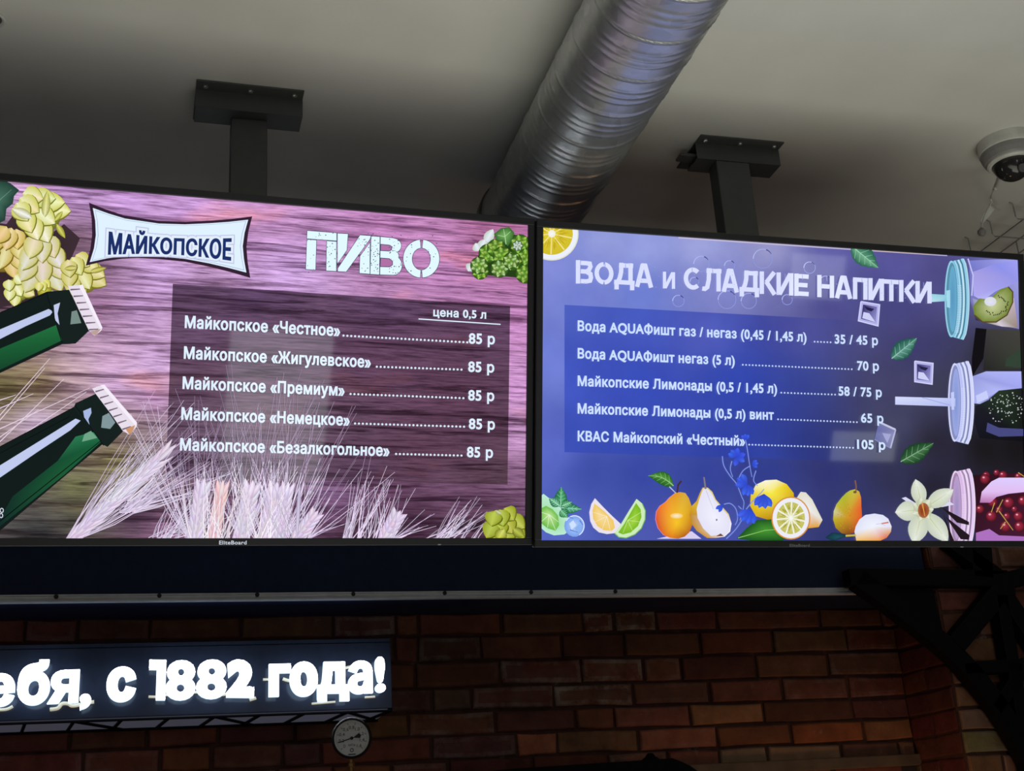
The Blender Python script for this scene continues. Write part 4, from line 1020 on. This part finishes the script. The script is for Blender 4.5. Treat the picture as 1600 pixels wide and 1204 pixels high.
# mint leaves
def mint(tip, base, width, cl, cd, bend=0, jag=1.2):
    dx, dy = tip[0]-base[0], tip[1]-base[1]; nx, ny = _n((-dy, dx)); n = 12; Lp = []; Rp = []; mid = []
    for i in range(n+1):
        t = i/n; w_ = width/2*math.sin(PI*t**.8)+((i % 2)*jag if 0 < i < n else 0); o = bend*math.sin(PI*t); x, y = base[0]+dx*t+nx*o, base[1]+dy*t+ny*o
        mid.append((x, y)); Lp.append((x+nx*w_, y+ny*w_)); Rp.append((x-nx*w_, y-ny*w_))
    R.strip(Lp, mid, cd, cl); R.strip(mid, Rp, mix(cl, cd, .35), cd, new=False)
    R.stroke(mid, 1.4, mix(cl, (230, 250, 235), .5), .5)
    for i in range(2, n-1, 2):
        for E_ in (Lp, Rp):
            R.stroke([mid[i], mix(mid[i], E_[min(n, i+2)], .85)], .9, mix(cl, (220, 245, 230), .35), .4)
mint((1372, 418), (1330, 384), 30, (112, 176, 140), (36, 96, 76)); mint((1432, 528), (1393, 560), 27, (96, 156, 140), (26, 84, 72)); mint((1458, 692), (1407, 721), 28, (70, 120, 74), (20, 62, 32))
# ice cubes
def ice(q, c=(178, 178, 232)):
    R.poly(q, c); m_ = (sum(p[0] for p in q)/4, sum(p[1] for p in q)/4)
    R.poly([mix(p, m_, .25) for p in q], [(48, 44, 96), (120, 116, 180), (150, 150, 210), (70, 66, 130)])
    R.poly([mix(q[3], m_, .35), mix(mix(q[0], q[3], .5), m_, .4), m_, mix(q[2], m_, .3)], (206, 208, 246)); R.poly([mix(q[0], m_, .4), mix(q[1], m_, .5), mix(m_, q[1], .2), mix(m_, q[0], .3)], (36, 32, 74)); R.stroke(q+[q[0]], 2, (208, 208, 250))
ice([(1345, 471), (1374, 476), (1371.5, 509), (1341, 501)]); ice([(1429, 564), (1457.5, 567.5), (1456, 600), (1429, 596)])
q = [(1373, 659), (1399, 671), (1391, 700), (1366, 686)]; R.poly(q, [(120, 122, 180), (130, 132, 176), (110, 112, 160), (70, 76, 150)]); R.stroke(q[:2], 3, (196, 198, 226)); R.stroke(q[1:3], 2.4, (170, 172, 210)); R.stroke(q[2:], 1.4, (120, 124, 180)); R.poly([(1378, 676), (1392, 678), (1386, 692)], (150, 152, 200))

# jars along the right edge
def lid(x0, x1, x2, y0, y1, face, rim, band):
    """jar lid seen edge-on: knurled band between two rims"""
    ym = (y0+y1)/2; hh = (y1-y0)/2; cx = x0+10; N = 16
    def arcx(f, x): return x-9+9*math.sin(PI*f)**.55
    Lp = [(cx-3, y0+2+(y1-y0-4)*k/N) for k in range(N+1)]; Rp = [(arcx(k/N, x2), y0-3+(y1-y0+7)*k/N) for k in range(N+1)]
    R.strip(Lp, Rp, band, mix(band, rim, .6))
    def line(x, w_, c, e=0): R.stroke([(arcx(k/N, x), y0-e+(y1-y0+2*e)*k/N) for k in range(N+1)], w_, c)
    wd = x2-cx
    line(cx+wd*.50, 2, mix(band, (255, 255, 255), .4)); line(cx+wd*.60, 2.2, shade(band, .74)); line(cx+wd*.70, 2.4, mix(band, (255, 255, 255), .6), 1); line(cx+wd*.8, 2, shade(band, .66), 2); line(cx+wd*.9, 2.6, rim, 3); line(cx+wd*.99, 1.4, mix(rim, (255, 255, 255), .4), 3)
    R.ell(cx, ym, 10.5, hh, rim, rim, n=32); R.ell(cx+.8, ym, 9, hh*.95, shade(face, .7), shade(face, .8), n=32); R.ell(cx+2, ym, 6.5, hh*.86, mix(face, (40, 80, 140), .3), mix(face, (40, 80, 140), .12), n=28)
    for k in range(28):
        y = ym-hh*.35+hh*1.25*k/28; f = (y-y0)/(y1-y0); x = arcx(f, cx+wd*.30)+2; R.stroke([(x, y), (x+6, y)], 1.0, mix(band, (250, 250, 255), .5))
# jar 1: kiwi
R.poly([(1514, 407), (1590, 404), (1592, 514), (1560, 508), (1524, 500), (1516, 470)], [(120, 124, 205), (170, 170, 240), (130, 130, 190), (60, 60, 70), (40, 40, 48), (120, 122, 190)])
R.poly([(1519, 425), (1555, 412), (1590, 406), (1590, 440), (1555, 455), (1535, 470), (1521, 462)], [(166, 158, 226), (140, 144, 235), (160, 160, 245), (150, 150, 232), (170, 168, 240), (190, 186, 250), (176, 170, 240)])
R.fan((1545, 485), [(1519, 466), (1535, 470), (1560, 480), (1584, 465), (1590, 512), (1565, 510), (1540, 504), (1524, 495)], (196, 200, 190), [(150, 150, 200), (120, 160, 70), (130, 150, 60), (200, 180, 200), (150, 130, 120), (214, 204, 220), (130, 130, 60), (110, 110, 60)])
kc = (1551, 479); kp = [(1520, 478), (1522, 492), (1535, 503), (1556, 503), (1573, 492), (1582, 472), (1582, 456), (1575, 448), (1562, 452), (1545, 468), (1530, 466)]
R.fan(kc, kp, (198, 206, 150), [(112, 132, 44)]*len(kp)); R.stroke(kp[1:8], 2, (90, 70, 40)); 
for k in range(26):
    a = math.radians(-75+k*8.6); r0 = rnd.uniform(11, 15); p = (kc[0]+4+r0*1.25*math.cos(a), kc[1]-3+r0*math.sin(a)); R.petal(p, (p[0]+3.2*math.cos(a), p[1]+3*math.sin(a)), 1.8, (26, 24, 16), (26, 24, 16), (26, 24, 16), n=3)
R.ell(1547, 471, 9.5, 7.5, (226, 226, 244), (214, 218, 226), n=14)
R.stroke([(1512, 404), (1520, 430), (1518, 462)], 2, (196, 196, 246)); 
R.poly([(1524, 512), (1541, 514), (1536, 560), (1518, 590), (1518, 560)], (14, 12, 16)); R.poly([(1541, 514), (1594, 516), (1596, 575), (1536, 578)], [(60, 58, 58), (66, 64, 60), (52, 58, 46), (34, 34, 34)]); R.poly([(1572, 560), (1596, 545), (1596, 574), (1570, 572)], (48, 66, 52))
lid(1476, 1490, 1514, 407, 527, (112, 182, 214), (150, 208, 232), (112, 184, 220))
R.poly([(1452, 459), (1484, 461), (1484, 470), (1452, 472)], [(150, 216, 226), (130, 200, 220), (120, 190, 214), (190, 226, 240)]); R.poly([(1478, 454), (1484, 453), (1484, 481), (1479, 480)], (164, 218, 238))
# jar 2: blackberries
R.poly([(1518, 588), (1540, 580), (1597, 580), (1598, 607), (1560, 610), (1546, 622), (1540, 632), (1522, 630)], [(150, 156, 220), (170, 176, 240), (176, 180, 250), (160, 164, 240), (180, 184, 246), (120, 124, 190), (190, 196, 250), (170, 178, 240)])
R.poly([(1524, 634), (1545, 624), (1560, 610), (1598, 606), (1602, 690), (1530, 684), (1522, 660)], [(26, 26, 36), (30, 44, 34), (38, 54, 36), (24, 28, 26), (10, 10, 14), (16, 16, 26), (22, 22, 36)])
for i in range(90):
    x = rnd.uniform(1540, 1597); y = rnd.uniform(612, 660)
    if (x-1572)**2/900+(y-637)**2/640 > 1: continue
    r = rnd.uniform(.6, 1.5); R.ell(x, y, r, r, (220, 226, 226), (140, 150, 146), n=6)
R.poly([(1542, 660), (1560, 668), (1598, 670), (1598, 681), (1560, 682), (1540, 674)], (70, 72, 128)); R.poly([(1524, 618), (1541, 610), (1544, 622), (1526, 630)], (200, 206, 250))
lid(1481, 1497, 1521, 567, 690, (170, 180, 240), (212, 216, 252), (176, 186, 246))
R.poly([(1398, 619.5), (1492, 622), (1492, 635), (1398, 632)], [(214, 220, 252), (190, 198, 246), (176, 186, 240), (200, 208, 248)]); R.stroke([(1440, 621), (1484, 633)], 1.2, (160, 170, 230)); R.poly([(1485, 613), (1490, 612), (1490, 640), (1486, 640)], (196, 204, 250))
# jar 3: cherries
R.poly([(1518, 742), (1603, 738), (1604, 850), (1524, 850)], [(40, 12, 24), (60, 14, 30), (70, 24, 50), (60, 20, 40)])
R.poly([(1524, 832), (1545, 826), (1560, 836), (1604, 838), (1604, 850), (1524, 850)], (172, 112, 190))
def cherry(x, y, r, c=(150, 24, 52)):
    R.ell(x, y, r, r, mix(c, (255, 120, 140), .25), shade(c, .45), n=16, off=(-r*.25, -r*.25)); R.ell(x-r*.25, y-r*.3, r*.28, r*.22, (244, 200, 214), mix(c, (244, 200, 214), .4), n=8)
for x, y, r in ((1540, 742, 6), (1556, 738, 5), (1538, 748, 8), (1566, 742, 7), (1590, 744, 6), (1548, 806, 9), (1575, 785, 9), (1597, 782, 8), (1590, 806, 8), (1570, 822, 9), (1592, 822, 9), (1530, 795, 7), (1550, 784, 8), (1572, 806, 6), (1560, 796, 6), (1584, 795, 5)): cherry(x, y, r)
R.poly([(1533, 768), (1548, 752), (1560, 746), (1604, 746), (1604, 768), (1575, 771), (1556, 776), (1546, 785), (1530, 785)], [(226, 190, 240), (224, 200, 250), (220, 206, 255), (222, 208, 255), (226, 190, 244), (214, 180, 236), (210, 160, 214), (190, 120, 180), (180, 110, 170)])
for a, b in (((1553, 785), (1548, 800)), ((1560, 798), (1582, 828)), ((1556, 800), (1566, 780)), ((1590, 738), (1602, 746)), ((1570, 815), (1562, 826))): R.stroke([a, b], 1.5, (190, 160, 80), 1)
lid(1482, 1497, 1523, 735, 850, (206, 168, 214), (232, 208, 244), (214, 178, 228))
# vanilla pods and flower
for q in ([(1408, 778), (1414, 776), (1440, 792), (1434, 796)], [(1462, 780), (1484, 784), (1490, 788), (1470, 792)]): R.poly(q, (216, 216, 240))
for q in ([(1470, 792), (1513, 815), (1513, 820), (1494, 816)], [(1476, 806), (1514, 836), (1513, 843), (1500, 842)], [(1472, 800), (1490, 845), (1484, 846)]): R.poly(q, (34, 22, 30))
vc = (1441, 795)
for tp_, w_ in (((1430, 751), 20), ((1486, 766), 22), ((1478, 843), 24), ((1428, 846), 26), ((1400, 800), 26)):
    b = mix(vc, tp_, .1); R.petal(b, mix(vc, tp_, 1.06), w_*1.2, (206, 214, 180), (236, 240, 232), (198, 206, 190), n=9, fat=.5); R.stroke([b, mix(b, tp_, .8)], 1.2, (180, 196, 150), .4)
for k in range(7): 
    a = 2*PI*k/7; R.petal(vc, (vc[0]+17*math.cos(a), vc[1]+19*math.sin(a)), 17, (200, 205, 160), (236, 240, 226), (186, 192, 160))
R.ell(vc[0]+1, vc[1]+2, 9, 12, (120, 40, 16), (170, 100, 60), n=14); R.stroke([(1440, 786), (1444, 806)], 2.4, (226, 150, 70), 1.2); R.stroke([(1436, 788), (1439, 804)], 1.4, (150, 60, 20), 1)

# fruit along the bottom
def K(l): return [(830+x/4, 620+y/4) for x, y in l]
def K1(p): return K([p])[0]
hf = K([(40, 630), (75, 605), (120, 640), (165, 670), (210, 730), (247, 800), (235, 835), (205, 858), (140, 864), (90, 845), (40, 800)])
R.fan(K1((130, 770)), hf, (150, 216, 130), [(188, 236, 214)]*len(hf))
fl = K([(50, 700), (90, 680), (130, 700), (165, 740), (172, 800), (150, 835), (100, 820), (50, 780)])
R.fan(K1((110, 740)), fl, (190, 232, 150), [(104, 186, 70)]*len(fl))
for e in ((60, 780), (100, 815), (150, 830), (168, 780), (60, 720)): R.stroke([K1((110, 735)), K1(e)], 1, (226, 244, 206), .6)
def kmint(b, t_, w_, cl=(84, 178, 120), cd=(24, 100, 60)): mint(K1(t_), K1(b), w_/4, cl, cd, jag=.5)
R.ell(*K1((268, 805)), 16, 17, (176, 206, 252), (120, 160, 236), n=18); R.stroke(arc(*K1((268, 805)), 15, 16, -150, 60, 12), 1.6, (216, 232, 255)); R.poly(K([(235, 790), (260, 770), (280, 800), (250, 830)]), (206, 226, 255)); R.poly(K([(270, 820), (300, 790), (310, 830), (285, 850)]), (140, 178, 240))
for q in ([(225, 745), (262, 760)], [(240, 830), (290, 845)], [(300, 770), (322, 800)]): R.stroke(K(q), 1.2, (60, 104, 200), .6)
kmint((180, 690), (185, 563), 78); kmint((175, 680), (108, 632), 56, (120, 200, 160)); kmint((185, 690), (312, 700), 62, (100, 186, 150)); kmint((180, 705), (225, 750), 60, (90, 180, 120)); kmint((190, 680), (250, 655), 50, (110, 196, 140))
# citrus wedges
rind = K([(395, 632), (372, 670), (360, 720), (366, 775), (385, 815), (420, 845), (470, 856), (520, 850), (548, 830), (556, 792), (500, 740), (445, 685)])
R.poly(rind, (234, 226, 238)); fl = K([(392, 665), (380, 710), (384, 760), (410, 805), (450, 832), (500, 836), (520, 815), (510, 770), (455, 715)]); R.fan(K1((430, 740)), fl, (248, 222, 160), [(240, 200, 96)]*len(fl))
for e in ((386, 720), (395, 780), (440, 825), (490, 832)): R.stroke([K1((470, 745)), K1(e)], 1, (250, 236, 206), .5)
rind = K([(655, 636), (690, 665), (710, 710), (708, 765), (685, 820), (645, 858), (590, 880), (545, 875), (518, 850), (560, 790), (605, 715)])
R.poly(rind, (206, 236, 186)); R.stroke(rind[1:9], 1.4, (120, 190, 90)); fl = K([(652, 662), (680, 700), (686, 750), (664, 805), (620, 845), (570, 858), (540, 846), (580, 790), (622, 715)]); R.fan(K1((640, 770)), fl, (166, 214, 70), [(120, 186, 30)]*len(fl))
for e in ((682, 720), (676, 780), (630, 836), (570, 850)): R.stroke([K1((600, 770)), K1(e)], 1, (206, 236, 150), .5)
# pear with a leaf, and its cut half
R.poly(K([(780, 885), (1000, 838), (1060, 885)]), (216, 206, 240))
pear = K([(900, 598), (930, 594), (960, 600), (982, 632), (998, 680), (1005, 740), (1003, 800), (985, 845), (955, 872), (915, 884), (868, 880), (825, 862), (790, 818), (775, 765), (780, 715), (802, 680), (838, 655), (862, 628)])
R.poly([(p[0]-.8, p[1]) for p in pear], (226, 150, 190)); R.fan(K1((905, 790)), pear, (248, 196, 40), [(226, 150, 40), (220, 160, 50), (214, 170, 60), (216, 166, 50), (214, 160, 40), (206, 140, 30), (196, 120, 30), (190, 104, 30), (180, 90, 24), (200, 104, 30), (226, 124, 30), (226, 110, 36), (220, 84, 40), (222, 80, 50), (228, 96, 50), (236, 120, 46), (240, 140, 50), (232, 150, 46)])
R.ell(*K1((905, 742)), 10, 4.5, (250, 236, 210), (246, 200, 90), n=14); R.stroke(K([(935, 525), (915, 548), (908, 598)]), 3, (70, 44, 50), 2.4)
mint(K1((728, 492)), K1((886, 555)), 21, (86, 156, 60), (30, 92, 30), bend=5, jag=0); R.stroke(K([(860, 560), (900, 600)]), 1.6, (190, 206, 230), 1)
half = K([(1068, 566), (1100, 566), (1128, 592), (1150, 640), (1185, 680), (1230, 730), (1248, 790), (1240, 840), (1205, 872), (1150, 880), (1095, 880), (1030, 835), (995, 785), (985, 735), (1000, 680), (1030, 650), (1050, 600)])
R.poly(half, [(226, 206, 120)]*6+[(240, 240, 250)]*3+[(206, 150, 40)]*3+[(196, 140, 20)]*2+[(214, 170, 40)]*3)
flesh = K([(1072, 574), (1098, 574), (1122, 598), (1146, 645), (1180, 686), (1224, 735), (1240, 790), (1232, 836), (1200, 866), (1165, 862), (1120, 868), (1070, 820), (1036, 755), (1030, 700), (1046, 640), (1060, 600)])
R.fan(K1((1140, 750)), flesh, (240, 240, 255), [(228, 226, 246)]*len(flesh)); R.stroke(K([(1076, 500), (1086, 575)]), 2.2, (130, 120, 130), 2.8); R.stroke(K([(1090, 585), (1110, 640), (1135, 700)]), 1, (200, 196, 214), .6); R.ell(*K1((1155, 767)), 1.6, 1.8, (90, 80, 100), (170, 166, 190), n=8); R.poly(K([(1150, 870), (1180, 852), (1200, 868)]), (110, 70, 50))
# whole lemon, leaf and cut lemon
lem = [(1171, 790), (1172, 772), (1180, 757), (1195, 750), (1212, 749), (1228, 756), (1239, 770), (1240, 785), (1232, 800), (1200, 812), (1180, 806)]
R.fan((1205, 770), lem, (248, 232, 70), [(226, 190, 30), (226, 200, 60), (244, 240, 190), (250, 246, 220), (246, 240, 190), (236, 206, 40), (216, 176, 20), (206, 160, 20), (196, 150, 20), (190, 140, 10), (214, 170, 20)])
lv = [(1150, 841), (1165, 825), (1182, 812), (1205, 811), (1225, 818), (1235, 835), (1222, 844), (1180, 845)]; R.fan((1195, 828), lv, (70, 150, 50), [(24, 84, 30)]*8); R.stroke([(1152, 840), (1195, 828), (1230, 826)], 1.2, (150, 206, 110), .6)
pc = [(1242, 780), (1250, 768), (1258, 769), (1268, 780), (1277, 798), (1284, 812), (1278, 823), (1262, 825), (1250, 815)]
R.fan((1262, 795), pc, (236, 238, 240), [(226, 222, 206)]*6+[(226, 160, 30)]*2+[(220, 200, 120)]); 
hc = (1234.5, 809); R.ell(*hc, 30.5, 33.5, (240, 240, 246), (214, 140, 40), n=32); R.ell(*hc, 28.5, 31.5, (244, 244, 250), (236, 236, 246), n=32); R.ell(*hc, 22, 25, (226, 226, 170), (196, 192, 90), n=32)
for k in range(11):
    a = 2*PI*k/11+.2; R.stroke([hc, (hc[0]+22*math.cos(a), hc[1]+25*math.sin(a))], 1.4, (244, 244, 230), 2.4)
    for j_ in range(4):
        b = a+rnd.uniform(.12, .45); q0 = rnd.uniform(.35, .6); R.stroke([(hc[0]+22*q0*math.cos(b), hc[1]+25*q0*math.sin(b)), (hc[0]+22*(q0+.3)*math.cos(b), hc[1]+25*(q0+.3)*math.sin(b))], 1.5, (170, 166, 60), .8)
R.ell(*hc, 3.5, 4, (250, 250, 250), (240, 240, 236), n=10)
# bluebells
SB = (126, 146, 226); FB = (74, 110, 246); FD = (40, 62, 190)
for st in ([(1190, 370), (1200, 430), (1240, 495), (1280, 545), (1310, 620), (1325, 660), (1315, 720), (1300, 770)], [(1250, 400), (1240, 450), (1255, 500)], [(1330, 250), (1345, 320), (1360, 420), (1375, 500)], [(1365, 430), (1320, 460), (1292, 510), (1285, 550)], [(1400, 460), (1385, 520), (1410, 555)], [(1215, 885), (1270, 830), (1310, 770), (1340, 700)], [(1200, 670), (1240, 665), (1275, 700), (1285, 760), (1270, 800)], [(1310, 700), (1290, 680)], [(1340, 700), (1380, 650), (1430, 600), (1450, 575)]): R.stroke([(p.x, p.y) for p in smooth_pts([(*K1(s_), 0) for s_ in st], 5)], 1.7, SB, 1.2)
def bell(c, ds, ln, w_):
    for d in ds: a = math.radians(d); b = K1(c); R.petal(b, (b[0]+ln*math.cos(a)/4, b[1]+ln*math.sin(a)/4), w_/4, FD, jit(FB, 12), (52, 80, 214), n=5, fat=.6)
bell((1280, 375), (-130, -85, -20, 30, 100, 200), 58, 36); bell((1335, 270), (-95, -60, -130), 40, 26); bell((1375, 420), (-40, -10, 30), 40, 24); bell((1345, 545), (-150, -120, 60, 85, 110, 175), 75, 42); bell((1450, 605), (60, 85, 110, 130), 95, 44); bell((1365, 700), (75, 100, 125, 150), 95, 46); bell((1195, 672), (120, 150), 55, 24)
# second pear, its half, dark leaf
def J(l): return [(1220+x/4.21, 620+y/4.21) for x, y in l]
R.fan(J([(370, 920)])[0], J([(285, 925), (330, 890), (400, 895), (440, 912), (390, 930), (340, 948)]), (30, 84, 96), [(20, 50, 66)]*6)
p2 = J([(450, 614), (485, 606), (510, 622), (522, 660), (524, 720), (528, 780), (515, 840), (485, 888), (440, 903), (395, 896), (355, 860), (338, 805), (342, 750), (360, 705), (395, 660), (425, 630)])
R.fan(J([(430, 790)])[0], p2, (206, 150, 40), [(190, 190, 60), (200, 190, 70), (210, 170, 60), (226, 130, 50), (230, 100, 46), (230, 90, 40), (206, 76, 36), (170, 70, 30), (130, 70, 26), (150, 100, 30), (170, 140, 30), (190, 176, 40), (206, 206, 150), (190, 190, 60), (176, 186, 50), (176, 186, 56)])
R.ell(*J([(482, 625)])[0], 3, 2.2, (70, 50, 30), (140, 120, 50), n=10); R.stroke(J([(483, 548), (490, 590), (488, 625)]), 2.4, (130, 90, 70), 2)
for i in range(60):
    a = rnd.uniform(0, 2*PI); k = rnd.uniform(.2, .8); R.ell(*J([(430+85*k*math.cos(a), 785+105*k*math.sin(a))])[0], .8, .8, (216, 120, 40) if math.cos(a) > 0 else (160, 150, 40), (206, 130, 40) if math.cos(a) > 0 else (180, 170, 50), n=5)
h2 = J([(478, 885), (486, 850), (510, 805), (550, 775), (610, 766), (665, 775), (700, 800), (722, 850), (718, 885), (690, 925), (640, 948), (490, 945)])
R.fan(J([(600, 850)])[0], h2, (240, 244, 255), [(224, 226, 246)]*8+[(226, 170, 120), (226, 110, 60), (236, 150, 60), (240, 190, 90)]); R.stroke(J([(655, 832), (702, 824)]), 1.8, (214, 120, 110), 2.4); R.stroke(J([(620, 836), (650, 832), (680, 845)]), .9, (206, 200, 216)); R.stroke(J([(420, 912), (488, 908)]), 3, (206, 186, 60), 2.6)

# heading in block letters, each with stencil cuts
a_, b_2 = .15, .11
GLY = {'В': [[(a_, 0), (a_, 1)], [(.3, 1-b_2), (.62, 1-b_2), (.8, .88), (.84, .75), (.76, .6), (.6, .53), (.3, .53)], [(.6, .53), (.84, .44), (.87, .28), (.82, .15), (.62, b_2), (.3, b_2)]],
       'О': [arc(.5, .5, .5-a_, .5-b_2, 93, 267, 12), arc(.5, .5, .5-a_, .5-b_2, -87, 87, 12)], 'С': [arc(.52, .5, .52-a_, .5-b_2, 48, 312, 18)],
       'Д': [[(.24, 1-b_2), (.93, 1-b_2)], [(.36, 1), (.34, .6), (.28, .36), (.2, .2)], [(.8, 1), (.8, .2)], [(0, .16), (1, .16)], [(.12, .2), (.12, -.16)], [(.88, .2), (.88, -.16)]],
       'А': [[(.14, 0), (.44, 1)], [(.54, 1), (.86, 0)], [(.25, .28), (.75, .28)], [(.36, .94), (.62, .94)]], 'Л': [[(.22, 1-b_2), (1, 1-b_2)], [(1-a_, 0), (1-a_, 1)], [(.36, 1), (.34, .5), (.26, .16), (.14, .08), (0, .09)]],
       'К': [[(a_, 0), (a_, 1)], [(.9, 1), (.42, .52)], [(.42, .56), (.92, 0)]], 'И': [[(a_, 0), (a_, 1)], [(1-a_, 0), (1-a_, 1)], [(.2, .03), (.8, .97)]], 'Е': [[(a_, 0), (a_, 1)], [(.3, 1-b_2), (1, 1-b_2)], [(.3, .5), (.92, .5)], [(.3, b_2), (1, b_2)]],
       'Н': [[(a_, 0), (a_, 1)], [(1-a_, 0), (1-a_, 1)], [(.28, .5), (.72, .5)]], 'П': [[(0, 1-b_2), (1, 1-b_2)], [(a_, 0), (a_, .8)], [(1-a_, 0), (1-a_, .8)]], 'Т': [[(0, 1-b_2), (1, 1-b_2)], [(.5, 0), (.5, .8)]]}
def heading(ch, x0, x1, small=False, col=(218, 224, 255)):
    yb = lambda x: 443+(x-898)*.0566; yt = lambda x: 406.5+(x-898)*.0615
    def T(p):
        x = x0+(x1-x0)*p[0]; t_ = yt(x) if not small else yb(x)-26
        return (x, yb(x)+(t_-yb(x))*p[1])
    th = 6.8 if not small else 5.0
    for g in GLY[ch]:
        q = [T(p) for p in g]; d = (q[-1][0]-q[0][0], q[-1][1]-q[0][1])
        R.stroke(q, th, col)
R.up()
for ch, x0, x1 in (('В', 898, 926), ('О', 926.5, 959), ('Д', 958.5, 990.5), ('А', 990, 1020.5), ('С', 1066, 1096), ('Л', 1096, 1126), ('А', 1125.5, 1154), ('Д', 1154, 1185), ('К', 1185, 1211), ('И', 1211, 1239), ('Е', 1239.5, 1262), ('Н', 1274.5, 1302.5), ('А', 1302, 1331), ('П', 1331, 1354), ('И', 1354.5, 1380), ('Т', 1379.5, 1402.5), ('К', 1402.5, 1429), ('И', 1428, 1454.5)): heading(ch, x0, x1)
heading('И', 1034, 1054, True)
for x in (944, 976, 1080, 1112, 1225, 1252, 1290, 1345, 1391, 1441): R.stroke([(x, 408+(x-898)*.0615), (x+.5, 416+(x-898)*.06)], .8, (150, 158, 225))
for i in range(60):
    x = rnd.uniform(900, 1450); y = 424+(x-898)*.06+rnd.uniform(-18, 18); R.ell(x, y, rnd.uniform(.4, .9), .5, (150, 160, 226), (170, 178, 232), n=5)

for nm, p, e in (('Вода AQUAФишт газ / негаз (0,45 / 1,45 л)', (902, 516.5), (1258, 534)), ('Вода AQUAФишт негаз (5 л)', (902, 559.5), (1146, 570.5)), ('Майкопские Лимонады (0,5 / 1,45 л)', (902, 602.5), (1212, 614.5)), ('Майкопские Лимонады (0,5 л) винт', (902, 645.5), (1207, 655.5)), ('КВАС Майкопский «Честный»', (902, 688.5), (1162, 696))):
    R.text(nm, p, e, 15.2, (204, 224, 255), bold=.043)
for nm, p, e in (('35 / 45 р', (1303, 536.5), 1369.5), ('70 р', (1338, 578), 1371), ('58 / 75 р', (1309, 617.5), 1375.5), ('65 р', (1344, 659.5), 1378), ('105 р', (1338, 700.5), 1381)): R.text(nm, p, (e, p[1]+(e-p[0])*.04), 14.2, (204, 224, 255), bold=.043)
for a, b in (((1271, 534), (1296, 535)), ((1159, 570), (1329, 577)), ((1219, 613.5), (1303, 616.5)), ((1214, 655), (1337, 659.5)), ((1169, 694.5), (1331, 699.5))): dots(R, a, b, 5.1, 1.4, (196, 214, 250))
tvR, bzR, slab = television(R, 'large black television showing a blue price list of water and soft drinks', mtR, .62)
R.build('screen', SM, tvR)
logo(R, bzR, (1232, 853.5), (1263, 853.5), .0062, mat('logo_grey', (.22, .22, .23), .4))
slab('indicator', R.uv((1498, 853))[0], R.uv((1503, 853))[0], R.uv((1500, 854.6))[1], R.uv((1500, 853))[1], .003, .0066, m_bolt, .0005, bzR)
